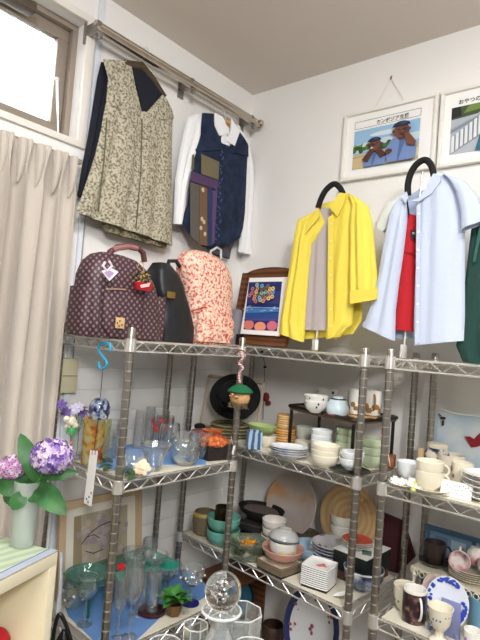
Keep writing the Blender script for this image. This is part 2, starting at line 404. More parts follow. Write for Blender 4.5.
# ---------------------------------------------------------------- cloth builder
def interp(rows, n):
    out = []
    for i in range(len(rows)-1):
        for k in range(n):
            f = k/n; out.append(tuple(a+(c-a)*f for a, c in zip(rows[i], rows[i+1])))
    return out+[rows[-1]]
def cloth(name, rows, plane, off, th, mat, parent, folds=3, amp=.006, ph=0, nu=40, sub=5, back=.35, hem=.4, slant=0):
    """puffed double shell between the left and right outline given row by row"""
    rows = interp(rows, sub); rr = []; n = len(rows)
    for i, (a, b_, c, d) in enumerate(rows):
        f = i/(n-1)
        if plane == 'A': Lp, Rp, nn = at_x(a, b_, off), at_x(c, d, off), Vector((1, 0, 0))
        else: Lp, Rp, nn = at_y(a, b_, -off), at_y(c, d, -off), Vector((0, -1, 0))
        ring_ = []
        for k in range(nu+1):
            s = k/nu; e = (1-abs(2*s-1)**2.6)**.5
            w_ = amp*min(1, f*1.6+.15)*(math.sin(2*PI*folds*s+ph+slant*f) + .5*math.sin(2*PI*folds*1.9*s+ph*2+f*2.5) + .35*math.sin(9*f+5*s+ph))*min(1, e*1.5)
            ring_.append(Lp.lerp(Rp, s) + nn*(th*e*min(1, .45+f*2) + w_))
        for k in range(nu-1, 0, -1):
            s = k/nu; e = (1-abs(2*s-1)**2.6)**.5
            w_ = amp*min(1, f*1.6+.15)*math.sin(2*PI*folds*s+ph+slant*f)*min(1, e*1.5)*.5
            ring_.append(Lp.lerp(Rp, s) - nn*(th*back*e) + nn*w_)
        rr.append(ring_)
    b = B(); b.grid(rr, wrap=True)
    b._f([b.bm.faces.new(b.last[0][::-1])])
    # inner turn-up of the hem so the bottom reads as thick cloth
    ins = [b.bm.verts.new(v.co.lerp(b.last[-2][i].co, hem)*.5 + (sum((q.co for q in b.last[-1]), Vector())/len(b.last[-1]))*0 + v.co*.5 + Vector((0, 0, .012))) for i, v in enumerate(b.last[-1])]
    m_ = len(ins)
    for k in range(m_): b.bm.faces.new((b.last[-1][k], b.last[-1][(k+1) % m_], ins[(k+1) % m_], ins[k]))
    b.bm.faces.new(ins)
    return b.build(name, mat, parent)
def patch(name, pts, plane, off, mat, parent, th=.003, cuts=0):
    """cloth patch of real thickness laid over a garment, outline in the garment's plane"""
    f = (lambda u, v: at_x(u, v, off)) if plane == 'A' else (lambda u, v: at_y(u, v, -off))
    n = Vector((1, 0, 0)) if plane == 'A' else Vector((0, -1, 0))
    b = B(); b.poly([f(*q) for q in pts], n*th); return b.build(name, mat, parent)

# patterned tunic with black jacket behind
def hanger(parent, plane, off, hook, neck, lsh, rsh, mat, r=.009, top=None):
    f = (lambda u, v: at_x(u, v, off)) if plane == 'A' else (lambda u, v: at_y(u, v, -off))
    L_, N_, Q_ = f(*lsh), f(*neck), f(*rsh)
    b = B(); b.tube([L_, L_.lerp(N_, .5)+Vector((0, 0, .006)), N_, Q_.lerp(N_, .5)+Vector((0, 0, .006)), Q_], [r*.8, r, r*1.1, r, r*.8], 10); b.build('shoulder_bar', mat, parent)
    if top is not None:
        b = B(); c = f(*hook); b.tube([N_, N_.lerp(c, .55), c]+[c+Vector((0, .012-.012*math.cos(a), .014*math.sin(a))) for a in (.6, 1.2, 1.8, 2.4, 3.0)], .0016, 6); b.build('hook', CHROME, parent)
FLORAL = M('beige fern print cotton', (176, 168, 140), .9, pat=('noise', 125, [(.36, (108, 102, 86)), (.46, (150, 143, 122)), (.54, (184, 177, 156)), (.7, (194, 188, 168))]), bump=.15, bscale=90)
NAVY = M('navy black knit', (22, 26, 38), .9)
t = thing('coat_hanger', 'dark wooden coat hanger inside the beige patterned tunic', 'hanger', at_x(140, 70, .06))
hanger(t, 'A', .062, (144, 50), (141, 66), (110, 66), (164, 97), M('dark wood hanger', (72, 58, 40), .4), .014, 1)
t = thing('black_jacket', 'black jacket hanging behind the beige patterned tunic', 'jacket', at_x(100, 190, .03))
cloth('body', [(104, 62, 152, 72), (101, 75, 160, 100), (98, 100, 166, 130), (97, 130, 168, 170), (97, 165, 168, 210), (97, 185, 167, 228)], 'A', .022, .012, NAVY, t, 3, .003)
cloth('sleeve', [(101, 62, 111, 66), (97, 78, 111, 90), (92, 110, 106, 120), (87, 140, 101, 148), (82, 165, 94, 172), (77, 196, 84, 198)], 'A', .032, .016, NAVY, t, 2, .003)
t = thing('patterned_tunic', 'sleeveless beige tunic with a dark fern print, hanging from the wall rail', 'tunic', at_x(130, 240, .08))
b = [(103, 59, 131, 62), (108, 78, 135, 84), (107, 92, 139, 100), (106, 105, 143, 117)]
cloth('left_shoulder', b, 'A', .070, .010, FLORAL, t, 2, .002, hem=0)
cloth('right_shoulder', [(162, 95, 167, 100), (154, 104, 172, 110), (146, 113, 174, 117), (142, 118, 173, 121)], 'A', .070, .010, FLORAL, t, 2, .002, hem=0)
cloth('skirt_and_body', [(106, 103, 173, 119), (104, 112, 172.5, 124), (101, 130, 172, 146), (95, 155, 172, 178), (87, 180, 172, 205), (81, 198, 172, 228), (76, 213, 172, 246)],
      'A', .070, .014, FLORAL, t, 3.5, .006, ph=1.0, sub=6, slant=-.6)
cloth('inner_hem', [(90, 190, 168, 222), (96, 212, 168, 240), (106, 232, 166, 249)], 'A', .052, .012, M('olive fern print hem', (128, 120, 92), .9, pat=('noise', 95, [(.42, (92, 86, 66)), (.55, (150, 142, 114))])), t, 3, .005)
b = B(); b.poly([at_x(u, v, .064) for u, v in ((131, 66), (136, 88), (143, 118), (164, 100), (158, 88), (146, 74))], (.006, 0, 0)); b.build('dark_lining', NAVY, t)
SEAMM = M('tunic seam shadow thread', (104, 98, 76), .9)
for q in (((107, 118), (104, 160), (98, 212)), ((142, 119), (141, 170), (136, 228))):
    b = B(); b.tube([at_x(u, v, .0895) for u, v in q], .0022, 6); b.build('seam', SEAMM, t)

# white shirt with navy patchwork vest
WSH = M('white cotton shirt', (240, 240, 242), .85, bump=.35, bscale=22)
t = thing('coat_hanger', 'pale wooden coat hanger under the collar of the white shirt', 'hanger', at_x(225, 120, .06))
hanger(t, 'A', .062, (223, 103), (226, 122), (196, 118), (245, 146), LWOOD, .011, 1)
t = thing('white_shirt', 'white long-sleeved shirt hanging under the navy patchwork vest', 'shirt', at_x(215, 200, .07))
cloth('left_sleeve', [(196, 114, 204, 114), (188, 117, 204, 130), (184, 130, 201, 152), (179, 155, 193, 170), (175, 180, 187, 190), (174, 205, 184, 210), (173, 224, 180, 225)], 'A', .060, .020, WSH, t, 2, .004)
cloth('right_sleeve', [(238, 128, 247, 140), (243, 145, 251, 155), (244, 165, 253, 170), (243, 190, 254, 192), (241, 215, 253, 218), (240, 235, 252, 238), (238, 252, 250, 256)], 'A', .050, .018, WSH, t, 2, .004)
cloth('body', [(205, 114, 240, 126), (202, 130, 244, 146), (200, 160, 243, 180), (200, 200, 242, 222), (202, 226, 243, 236)], 'A', .058, .010, WSH, t, 2, .002)
for nm, pp in (('collar', [(214, 113), (222, 117), (229, 133), (219, 136), (214, 126)]), ('collar', [(231, 119), (239, 132), (234, 146), (226, 141), (230, 131)])):
    patch(nm, pp, 'A', .088, M('crisp white collar', (246, 246, 248), .8), t, .005)
patch('button_placket', [(222, 131), (229, 139), (229, 146), (220, 143)], 'A', .084, WSH, t, .004)
t = thing('grey_cotton_top', 'charcoal cotton top whose tail shows below the navy patchwork vest', 'top', at_x(218, 255, .05))
cloth('tail', [(203, 205, 240, 220), (203, 235, 236, 238), (206, 248, 231, 250), (212, 254, 229, 259)], 'A', .035, .016, M('charcoal cotton', (86, 84, 92), .9), t, 2, .003)
NV = M('navy indigo cotton', (24, 36, 62), .92, pat=('noise', 26, [(.35, (18, 28, 50)), (.7, (32, 48, 78))]))
t = thing('patchwork_vest', 'navy vest with purple, olive and brown patchwork over the white shirt', 'vest', at_x(218, 240, .09))
cloth('left_strap', [(202, 113, 214, 114), (201, 125, 216, 127), (200, 135, 221, 138), (193, 152, 229, 150)], 'A', .078, .014, NV, t, 1, .001, hem=0)
cloth('right_strap', [(238, 131, 246, 142), (236, 140, 248, 147), (226, 152, 248, 157)], 'A', .078, .014, NV, t, 1, .001, hem=0)
cloth('vest_body', [(194, 143, 248, 149), (191, 158, 247, 165), (190, 185, 246, 190), (187, 205, 245, 212), (181, 221, 243, 228), (190, 236, 240, 238), (203, 247, 232, 243)], 'A', .076, .018, NV, t, 2.5, .003)
def vp(pts, c, nm='patchwork_panel', mat=None): patch(nm, pts, 'A', .0955, mat or M('vest patch %d %d %d' % c, c, .9, bump=.2), t, .0025)
vp([(201, 154), (219, 162), (218, 180), (201, 174)], (112, 104, 78))
vp([(191, 171), (218, 181), (217, 190), (190, 181)], (82, 58, 92))
vp([(190, 182), (199, 185), (199, 244), (190, 236)], (92, 88, 82))
vp([(199.5, 185), (207, 188), (207, 246), (199.5, 244.5)], (112, 86, 64))
vp([(207.5, 187), (212, 189), (211, 246), (207.5, 246)], (40, 56, 96))
vp([(212.3, 190), (217, 191), (214, 243), (211.3, 245)], (92, 66, 108))
vp([(192, 155), (194, 154), (193.5, 170), (191.4, 169)], (96, 100, 66))
b = B()
for k in range(13):
    y = 150+7*k; b.tube([at_x(221.5+2.4*math.sin(k*2.1)-k*.25, y, .0975), at_x(222.5-k*.3, y+3, .0975)], .0026, 5); b.ball(at_x(219+2*math.cos(k*3)-k*.25, y+5, .097), (.0015, .004, .004), seg=6)
b.build('indigo_print', M('pale indigo print', (72, 92, 140), .9), t)
b = B()
for (u, v) in ((203, 190), (204, 222), (201, 228), (205, 234), (202, 219)): b.ball(at_x(u, v, .0985), (.002, .008, .009))
b.build('cream_print', M('cream print', (196, 180, 150), .9), t)

# ---------------------------------------------------------------- clothes on torso stands
PADM = M('black padded foam', (20, 20, 21), .85)
def smooth(p, n=5):
    o = []
    for i in range(len(p)-1):
        a, b_, c, d = p[max(i-1, 0)], p[i], p[i+1], p[min(i+2, len(p)-1)]
        for k in range(n):
            t_ = k/n; o.append(.5*((2*b_)+(c-a)*t_+(2*a-5*b_+4*c-d)*t_*t_+(3*b_-a-3*c+d)*t_**3))
    return o+[p[-1]]
def stand(label, off, loop, pole, foot, tagpx):
    f = lambda u, v: at_y(u, v, -off)
    base = f(*foot); base.z = ZR[4]+.004
    t = thing('garment_stand', label, 'garment stand', base)
    pts = smooth([f(*q) for q in loop]); b = B(); b.tube(pts, .0105, 12); b.build('padded_neck_loop', PADM, t)
    b = B(); pp = f(*pole); b.tube([Vector((pp.x, pp.y+.022, pp.z)), Vector((base.x, base.y, base.z+.01))], .0036, 10); b.build('pole', CHROME, t)
    b = B(); b.box(base+Vector((0, 0, .022)), (.019, .017, .044), bev=.004); b.build('clamp', M('clear grey clamp', (206, 206, 202), .25, .3), t)
    return t
YM = M('yellow cotton', (230, 210, 84), .85, bump=.25, bscale=26)
stand('padded stand holding the yellow shirt on the top shelf', .20, [(318, 208), (321, 199), (326, 190), (334, 184), (340, 188), (344, 196)], (335, 190), (315, 349), None)
t = thing('yellow_shirt', 'open bright yellow long-sleeved shirt on the top shelf', 'shirt', at_y(325, 330, -.2))
cloth('back_panel', [(320, 205, 352, 196), (312, 225, 360, 210), (303, 260, 362, 250), (298, 300, 362, 300), (292, 325, 362, 320), (300, 340, 353, 334)], 'B', .165, .012, M('yellow cotton lining', (230, 210, 84), .85), t, 2, .003)
cloth('left_front', [(318, 208, 325, 222), (311, 216, 321, 232), (307, 225, 312, 245), (303, 250, 309, 270), (297, 290, 307, 300), (290, 325, 305, 330), (285, 334, 304, 342)], 'B', .20, .022, YM, t, 2, .004)
cloth('left_sleeve', [(314, 213, 318, 210), (299, 220, 309, 226), (295, 240, 306, 250), (291, 265, 304, 275), (287, 290, 300, 300), (282, 318, 298, 324), (280, 333, 303, 342)], 'B', .215, .022, YM, t, 1.5, .004)
cloth('right_front', [(340, 197, 348, 193), (337, 207, 360, 200), (332, 216, 366, 210), (329, 235, 364, 240), (328, 270, 357, 280), (328, 300, 354, 305), (328, 320, 352, 325), (327.5, 339, 340, 337)], 'B', .20, .026, YM, t, 1.6, .0035, ph=2)
cloth('right_sleeve', [(349, 194, 358, 198), (352, 204, 369, 207), (350, 225, 373, 225), (350, 250, 375, 250), (350, 275, 377, 272), (351, 296, 377, 294), (351, 304, 376.5, 300)], 'B', .225, .026, YM, t, 2, .004, ph=1)
patch('cuff', [(350.5, 291), (377.5, 288), (377.5, 299.5), (351, 304)], 'B', .248, YM, t, .006)
patch('collar', [(330, 206), (341, 193), (347, 194), (344, 205), (338, 217), (331, 208)], 'B', .226, YM, t, .006)
patch('collar', [(319, 208), (320, 217), (306, 234), (308, 225)], 'B', .226, YM, t, .006)
patch('button_placket', [(328.5, 218), (333.5, 214), (333.5, 337), (328.5, 339)], 'B', .2265, YM, t, .0035)
b = B()
for k in range(7): b.lathe([(0, 0), (.0045, 0), (.0045, .002), (0, .0024)], at_y(331, 224+17*k, -.2302), 10, rot=axes((0, -1, 0)))
b.build('buttons', M('pale yellow button', (236, 226, 150), .3), t)
t = thing('grey_tee', 'pale lilac-grey T-shirt worn under the yellow shirt', 't-shirt', at_y(318, 325, -.185))
cloth('body', [(321, 207, 330, 209), (313, 222, 332, 220), (308, 245, 331, 245), (306, 280, 331, 280), (304, 310, 331, 310), (303, 330, 330, 331)], 'B', .185, .018, M('lilac grey jersey', (176, 168, 170), .9), t, 2, .002)

BM_ = M('pale blue oxford cotton', (192, 202, 222), .85, bump=.3, bscale=24)
stand('padded stand holding the pale blue shirt on the top shelf', .205, [(408, 195), (408, 184), (411, 173), (417, 164), (425, 160), (431, 165), (434, 176)], (420, 170), (403, 356), None)
t = thing('blue_shirt', 'open pale blue short-sleeved shirt over a red top, on the top shelf', 'shirt', at_y(415, 340, -.2))
cloth('back_panel', [(410, 196, 440, 176), (398, 210, 452, 190), (392, 260, 462, 240), (385, 300, 464, 300), (372, 320, 464, 330), (385, 338, 462, 340)], 'B', .175, .012, M('pale blue cotton back', (176, 190, 216), .85), t, 2, .003)
cloth('left_front', [(402, 196, 409, 197), (396, 203, 408, 210), (390, 215, 407, 230), (384, 245, 404, 255), (379, 275, 399, 285), (372, 305, 396, 310), (363, 326, 395, 341)], 'B', .215, .024, BM_, t, 1.5, .003)
cloth('left_sleeve', [(399, 198, 402, 197), (388, 204, 397, 214), (381, 214, 393, 225), (377, 226, 385, 233)], 'B', .19, .024, M('pale grey sleeve lining', (206, 210, 204), .85), t, 1, .002)
cloth('right_front', [(434, 176, 442, 173), (428, 188, 452, 177), (420, 200, 460, 186), (418, 215, 465, 215), (417, 250, 465, 255), (415, 290, 465, 300), (414, 320, 465, 330), (414, 346, 465, 341)], 'B', .215, .030, BM_, t, 1.7, .003, ph=1.5)
cloth('right_sleeve', [(443, 174, 450, 176), (449, 180, 466, 182), (456, 192, 478, 196), (461, 212, 484, 212), (462, 232, 484, 222)], 'B', .235, .028, BM_, t, 1, .004)
patch('collar', [(411, 201), (420, 198), (434, 174), (441, 176), (441, 182), (432, 194), (419, 202)], 'B', .244, BM_, t, .006)
patch('collar', [(402, 196), (407, 192), (409, 198), (406, 204)], 'B', .244, BM_, t, .006)
patch('button_placket', [(417, 206), (421, 203), (420, 343), (415.5, 345)], 'B', .2445, BM_, t, .0035)
b = B()
for k in range(7): b.lathe([(0, 0), (.004, 0), (.004, .002), (0, .0024)], at_y(418.8-.15*k, 214+18*k, -.248), 10, rot=axes((0, -1, 0)))
b.build('buttons', M('white button', (240, 240, 240), .3), t)
b = B()
b.poly([at_y(u, v, -.252) for u, v in ((421, 184), (427, 182), (426, 189), (421, 191))], (0, -.001, 0)); b.build('size_label', PAPER, t)
t = thing('red_camisole', 'red strappy top with a small black badge, inside the pale blue shirt', 'top', at_y(407, 330, -.2))
cloth('body', [(408, 214, 417, 216), (408, 222, 418, 224), (404, 250, 418, 252), (400, 280, 417, 282), (397, 310, 416, 312), (395, 330, 415, 332)], 'B', .195, .026, RED, t, 1, .002)
b = B(); b.tube([at_y(409, 215, -.222), at_y(407.5, 204, -.222), at_y(406.5, 192, -.22)], .0025, 6); b.build('strap', BLACK, t)
patch('badge', [(411, 230), (415.6, 230.5), (415.6, 236), (413, 240), (411, 236)], 'B', .224, BLACK, t, .003)
patch('badge_mark', [(412.3, 232), (414.6, 232.3), (414.4, 234.4), (412.5, 234)], 'B', .2275, M('silver badge mark', (190, 190, 190), .3, .7), t, .001)
patch('pocket_seam', [(405, 252), (417.5, 253), (417.5, 254), (405, 253)], 'B', .2225, M('dark red seam', (140, 16, 26), .9), t, .002)
stand('padded stand holding the dark green garment at the right edge', .205, [(490, 212), (491, 198), (498, 188), (507, 192), (510, 206)], (500, 192), (500, 372), None)
t = thing('green_garment', 'dark green garment hanging at the right edge beside the pale blue shirt', 'garment', at_y(475, 350, -.2))
cloth('body', [(479, 210, 520, 200), (471, 230, 525, 225), (467, 265, 530, 260), (463, 300, 530, 300), (458, 330, 530, 330), (456, 346, 530, 355), (463, 362, 530, 372)], 'B', .20, .02, M('bottle green wool', (30, 62, 56), .95, bump=.2), t, 2.5, .005)
patch('lapel', [(480, 224), (483, 224), (476, 262), (473, 262)], 'B', .224, M('bottle green lapel', (50, 92, 82), .9), t, .004)
t = thing('price_tag', 'small white price tag hanging below the yellow shirt', 'tag', at_y(316, 348, -.232))
b = B(); b.box(at_y(316.5, 345, -.232), (.012, .002, .034), bev=.0008); b.build('card', PAPER, t)
b = B(); b.tube([at_y(316.5, 340, -.232), at_y(317, 331, -.232)], .0008, 5); b.build('string', PAPER, t)

# ---------------------------------------------------------------- framed photographs on the right wall
def framed(label, O, Wd, Hd, border, mat, parts=True, th=.02, cat='picture'):
    """O bottom-left corner on the wall; lies on y = O.y"""
    t = thing('framed_picture', label, cat, O+Vector((Wd/2, 0, 0)))
    b = B(); y = O.y-th/2
    for (x0, x1, z0, z1) in ((0, Wd, 0, border), (0, Wd, Hd-border, Hd), (0, border, border, Hd-border), (Wd-border, Wd, border, Hd-border)):
        b.box((O.x+(x0+x1)/2, y, O.z+(z0+z1)/2), (x1-x0, th, z1-z0), bev=.002)
    b.build('frame', mat, t)
    b = B(); b.box((O.x+Wd/2, O.y-.004, O.z+Hd/2), (Wd-.01, .008, Hd-.01)); b.build('mount', PAPER, t)
    return t
O1 = Vector((.502, -.003, 2.163)); W1, H1 = .372, .272
t = framed('white framed photograph of two boys in blue shirts eating, on the wall', O1, W1, H1, .013, FRAMEW)
Op = O1+Vector((.046, -.0085, .044)); Ux, Vz = Vector((.262, 0, 0)), Vector((0, 0, .152))
SKY, CLD, TRE, GRD, SKN, SK2, SH, SHD, CAP = (150, 190, 222), (206, 220, 226), (72, 112, 60), (206, 186, 140), (84, 52, 43), (112, 72, 59), (116, 140, 188), (84, 108, 160), (38, 48, 78)
random.seed(3)
L_ = [(SKY, [(0, 0), (1, 0), (1, 1), (0, 1)]), (CLD, [(0, .62), (.5, .7), (1, .68), (1, .5), (0, .4)]), ((214, 226, 232), ell(.55, .82, .3, .06)),
      (GRD, [(0, 0), (1, 0), (1, .42), (0, .36)]), ((226, 210, 168), [(.5, 0), (1, .3), (1, .1), (.7, 0)]), ((178, 160, 118), [(0, .28), (.4, .33), (.4, .36), (0, .31)])]
for k in range(12): L_.append((random.choice([TRE, (96, 134, 70), (52, 88, 48)]), ell(.02+k*.055, .5+.03*math.sin(k*2), .04, .07+.02*math.cos(k*3))))
for k in range(6): L_.append(((108, 142, 74), ell(.05+.02*k, .58, .05, .012, rot=-1+k*.45)))
def boy(cx, s, lift, turn):
    q = lambda pts: [(cx+x*s, lift+y*s) for x, y in pts]
    return [(SH, q([(-.20, -.6), (.22, -.6), (.23, .10), (.15, .26), (.05, .33), (-.06, .33), (-.16, .25), (-.22, .08)])), (SHD, q([(-.02, .3), (.08, .32), (.02, .0), (-.03, -.5), (-.05, -.5)])),
            (SHD, q([(.05, .34), (.16, .28), (.12, .2), (.05, .24)])), (SH, q([(-.16, .26), (-.06, .34), (-.06, .22)])),
            (SKN, q(ell(0, .30, .06, .08))), (SK2, q(ell(.005*turn, .46, .12, .18))), (SKN, q(ell(-.05*turn, .42, .06, .10))), (SKN, q(ell(-.12, .46, .02, .04))), (SKN, q(ell(.12, .46, .02, .04))),
            ((60, 36, 30), q(ell(-.045, .49, .022, .012))), ((60, 36, 30), q(ell(.05, .49, .022, .012))), ((82, 50, 42), q(ell(.0, .44, .022, .02))),
            (CAP, q(ell(0, .57, .13, .12, 14, -.05, PI+.05))), ((28, 38, 66), q([(-.14, .55), (.10, .57), (.12, .60), (-.13, .58)])), ((58, 74, 112), q(ell(.03, .63, .05, .03)))]
L_ += boy(.36, .80, .16, 1)
L_ += [(SKN, [(.18, .18), (.27, .10), (.37, .36), (.35, .45), (.30, .42)]), (SKN, [(.47, .16), (.56, .22), (.46, .42), (.38, .46), (.37, .38)]), (SK2, ell(.37, .42, .055, .06)), ((150, 104, 84), ell(.36, .44, .03, .015)), ((196, 204, 214), [(.3, .42), (.33, .48), (.35, .42)])]
L_ += boy(.77, .98, .28, -1)
L_ += [(SK2, [(.86, .34), (.98, .28), (.99, .40), (.86, .68), (.80, .66), (.82, .60)]), (SKN, ell(.80, .66, .05, .05)), (SKN, ell(.60, .26, .055, .06)), ((140, 96, 78), ell(.79, .69, .03, .014))]
art('photograph_print', t, Op, Ux, Vz, L_)
b = B(); 
for q in ([(0, 0), (1, 0)], [(1, 0), (1, 1)], [(1, 1), (0, 1)], [(0, 1), (0, 0)]):
    A_, C_ = [O1+Vector((.046+.262*x, -.009, .204+.028*z)) for x, z in q]; b.tube([A_, C_], .0008, 4)
b.build('caption_border', M('caption line grey', (130, 126, 126), .8), t)
text('caption_lettering', t, 'カンボジア支援', O1+Vector((.135, -.0088, .209)), (1, 0, 0), (0, 0, 1), .0185, INK)
nail = at_y(391, 78, -.006)
b = B()
for x in (.12, .245): b.tube([O1+Vector((x, -.006, H1-.002)), nail], .0012, 5)
b.build('hanging_string', M('white cotton string', (228, 222, 212), .8), t)
b = B(); b.ball(nail, (.004, .005, .005)); b.box(nail+Vector((0, .003, .006)), (.005, .004, .008), bev=.001); tag(b.build('wall_hook', M('brass hook', (172, 150, 112), .3, .8), loc=nail), 'small metal hook holding the string of the framed photograph', 'hook')
O2 = Vector((.882, -.003, 2.160)); W2, H2 = .37, .272
t = framed('white framed photograph with a white fence, cut by the right edge', O2, W2, H2, .013, FRAMEW)
Op2 = O2+Vector((.038, -.0085, .042)); b_ = [((176, 182, 190), [(0, 0), (1, 0), (1, 1), (0, 1)]), ((66, 84, 52), [(0, .74), (.3, .78), (.5, 1), (0, 1)]), ((112, 136, 72), [(.14, .84), (.6, .92), (.6, 1), (.2, 1)]), ((40, 36, 40), [(0, .78), (.12, .8), (.1, 1), (0, 1)]),
      ((150, 158, 172), [(0, .55), (.42, .82), (.42, .74), (0, .44)]), ((118, 126, 140), [(0, .5), (.4, .78), (.4, .76), (0, .47)])]
for k in range(8): b_.append(((226, 228, 230), [(.02+.05*k, .03+.045*k), (.055+.05*k, .06+.045*k), (.05+.05*k, .40+.055*k), (.02+.05*k, .38+.055*k)])); b_.append(((120, 132, 150), [(.055+.05*k, .06+.045*k), (.068+.05*k, .07+.045*k), (.062+.05*k, .40+.055*k), (.05+.05*k, .40+.055*k)]))
b_ += [((50, 112, 128), [(.3, 0), (.75, 0), (.75, .4), (.5, .42), (.34, .3)]), ((110, 66, 52), ell(.46, .66, .08, .12)), ((214, 220, 234), [(.36, .34), (.42, .56), (.6, .62), (.7, .4), (.5, .36)]), ((90, 130, 180), [(.6, 0), (1, 0), (1, .6), (.7, .5)])]
art('photograph_print', t, Op2, Vector((.29, 0, 0)), Vector((0, 0, .165)), b_)
text('caption_lettering', t, 'おやつの包', O2+Vector((.058, -.0088, .2165)), (1, 0, 0), (0, 0, 1), .0185, INK)

# ---------------------------------------------------------------- wooden stand frame with the night picture
p0 = at_y(240, 348, -.17); p0.z = ZR[4]+.006
Wd, Hd = .30, .34; tl = R_(9)
t = thing('picture_stand_frame', 'dark wooden arched stand frame holding a print of flowers over a night sea', 'picture frame', p0+Vector((.13, 0, 0)))
ux = Vector((1, 0, 0)); vz = Vector((0, math.sin(tl), math.cos(tl))); nn = ux.cross(vz)   # faces -y
O3 = at_y(233, 345, -.19); O3.z = ZR[4]+.007; Hd = .305; Wd = .27
def q3(x, z, d=0): return O3+ux*x+vz*z+nn*d
b = B(); arch = [(0, 0), (Wd, 0), (Wd, Hd-.02)]+[(Wd/2+Wd/2*.97*math.cos(a), Hd-.02+.034*math.sin(a)) for a in [PI*k/12 for k in range(0, 13)]]+[(0, Hd-.02)]
b.poly([q3(x, z) for x, z in arch], nn*.008); b.build('backboard', DWOOD, t)
b = B()
for (x0, x1, z0, z1) in ((0, .026, 0, Hd-.012), (Wd-.026, Wd, 0, Hd-.012), (.026, Wd-.026, 0, .026)):
    b.poly([q3(x, z, .008) for x, z in ((x0, z0), (x1, z0), (x1, z1), (x0, z1))], nn*.014)
b.build('rail_moulding', DWOOD, t)
def qp(x, z, d=0): return q3(.05+x+z*-.02, .038+z, .022+d)
b = B(); b.poly([qp(0, 0), qp(.192, 0), qp(.192, .232), qp(0, .232)], nn*.004); b.build('white_mat', PAPER, t)
ly = [((30, 44, 104), [(0, 0), (1, 0), (1, 1), (0, 1)]), ((54, 60, 120), [(0, .55), (1, .55), (1, .8), (0, .8)]), ((66, 120, 180), [(0, .34), (1, .38), (1, .46), (0, .44)]), ((136, 176, 214), [(0, .45), (.5, .46), (1, .45), (1, .47), (0, .47)]), ((36, 76, 140), [(0, .22), (1, .24), (1, .36), (0, .34)]),
      ((216, 122, 110), ell(.15, .1, .16, .1)), ((230, 150, 120), ell(.5, .07, .17, .1)), ((206, 110, 130), ell(.85, .1, .15, .1)), ((80, 70, 150), [(0, .18), (1, .2), (1, .24), (0, .22)])]
random.seed(5)
for k in range(30):
    cx, cy = .5+.4*math.cos(k*2.4)*(k/30)**.5, .74+.19*math.sin(k*2.4)*(k/30)**.5; c = random.choice([(214, 150, 90), (190, 110, 120), (150, 196, 170), (226, 196, 120), (120, 170, 220), (120, 110, 70)])
    ly.append((c, ell(cx, cy, .055, .045, 8))); ly.append(((60, 70, 110), ell(cx, cy, .02, .018, 6)))
for k in range(14): ly.append(((170, 200, 230), ell(random.random(), .36+.1*random.random(), .05, .006, 6)))
P0, PU, PV = qp(.014, .018, .0045), ux*.164, vz*.196+ux*-.016
art('print', t, P0, PU, PV, ly, .0003)
b = B(); c0 = at_y(254, 333, -.20)
b.box(q3(.055, .012, .03), (.012, .03, .045), bev=.002); b.build('easel_clip', BLACK, t)
b = B(); b.poly([q3(.22, .005, -.0), q3(.26, .005, -.0), q3(.26, .2, -.0), q3(.22, .2, 0)], Vector((0, .012, 0))); b.build('strut', DWOOD, t)
# ---------------------------------------------------------------- bags on the top shelf of the glassware unit
TZ = ZL[3]+.0035
def bagform(b, rows, x0, dpt, nu=28, pw=3.2):
    """rows of (y_left, y_right, z, depth scale): superellipse sections, width along y, depth along x"""
    rr = []
    for (ya, yb, z, ds) in rows:
        cy, hw = (ya+yb)/2, (yb-ya)/2; ring_ = []
        for k in range(nu):
            a = 2*PI*k/nu; c, s = math.cos(a), math.sin(a)
            ring_.append((x0+dpt*ds*(abs(s)**(2/pw))*(1 if s > 0 else -1), cy+hw*(abs(c)**(2/pw))*(1 if c > 0 else -1), z))
        rr.append(ring_)
    b.grid(rr, wrap=True); b._f([b.bm.faces.new(b.last[0][::-1]), b.bm.faces.new(b.last[-1])])
BX = .25
def yz(u, v, x=BX+.07): p = at_x(u, v, x); return p.y, p.z
MONO = M('maroon lattice nylon', (64, 40, 48), .5, pat=('lattice', 155, [(.02, (60, 36, 44)), (.22, (70, 46, 54)), (.5, (122, 98, 104)), (.8, (136, 112, 116))]), bump=.12, bscale=50)
MARN = M('plain maroon trim', (58, 34, 42), .5)
t = thing('backpack', 'maroon backpack with a pale lattice pattern and hanging charms', 'backpack', (BX, -.80, TZ))
rws = [(94, 339, 168, 343), (92, 330, 168.5, 333), (92, 312, 168, 318), (93, 292, 167, 298), (95, 276, 163, 282), (100, 263, 156, 268), (107, 257, 148, 259), (114, 254, 138, 255)]
R2_ = []
for i, (a, va, c, vc) in enumerate(rws):
    y_, z_ = yz(a, va); y2, z2 = yz(c, vc); R2_.append((y_, y2, (z_+z2)/2, (1, 1.02, 1.0, .96, .88, .74, .55, .3)[i]))
z0_ = R2_[0][2]; R2_ = [(a, c, TZ+(z-z0_), d) for a, c, z, d in R2_]
b = B(); bagform(b, interp(R2_, 4), BX, .07); b.build('body', MONO, t)
pr = [(r[0]+.035, r[1]-.035, r[2], 1) for r in R2_[:4]]
b = B(); bagform(b, interp([(pr[0][0]+.01, pr[0][1]-.01, TZ+.004, .8), pr[1], pr[2], (pr[3][0], pr[3][1], pr[3][2], .9), (pr[3][0]+.01, pr[3][1]-.01, pr[3][2]+.012, .3)], 3), BX+.058, .026); b.build('front_pocket', MONO, t)
for (ya, yb) in ((R2_[0][0]-.030, R2_[0][0]+.03), (R2_[0][1]-.04, R2_[0][1]+.008)):
    b = B(); bagform(b, interp([(ya+.006, yb, TZ+.002, .9), (ya, yb, TZ+.03, 1), (ya+.004, yb, TZ+.14, .95)], 4), BX, .05); b.build('side_pocket', MONO, t)
ha = [at_x(u, v, BX+.02) for u, v in ((107, 259), (110, 252), (117, 247), (128, 245.5), (138, 248), (143, 253), (144.5, 262))]
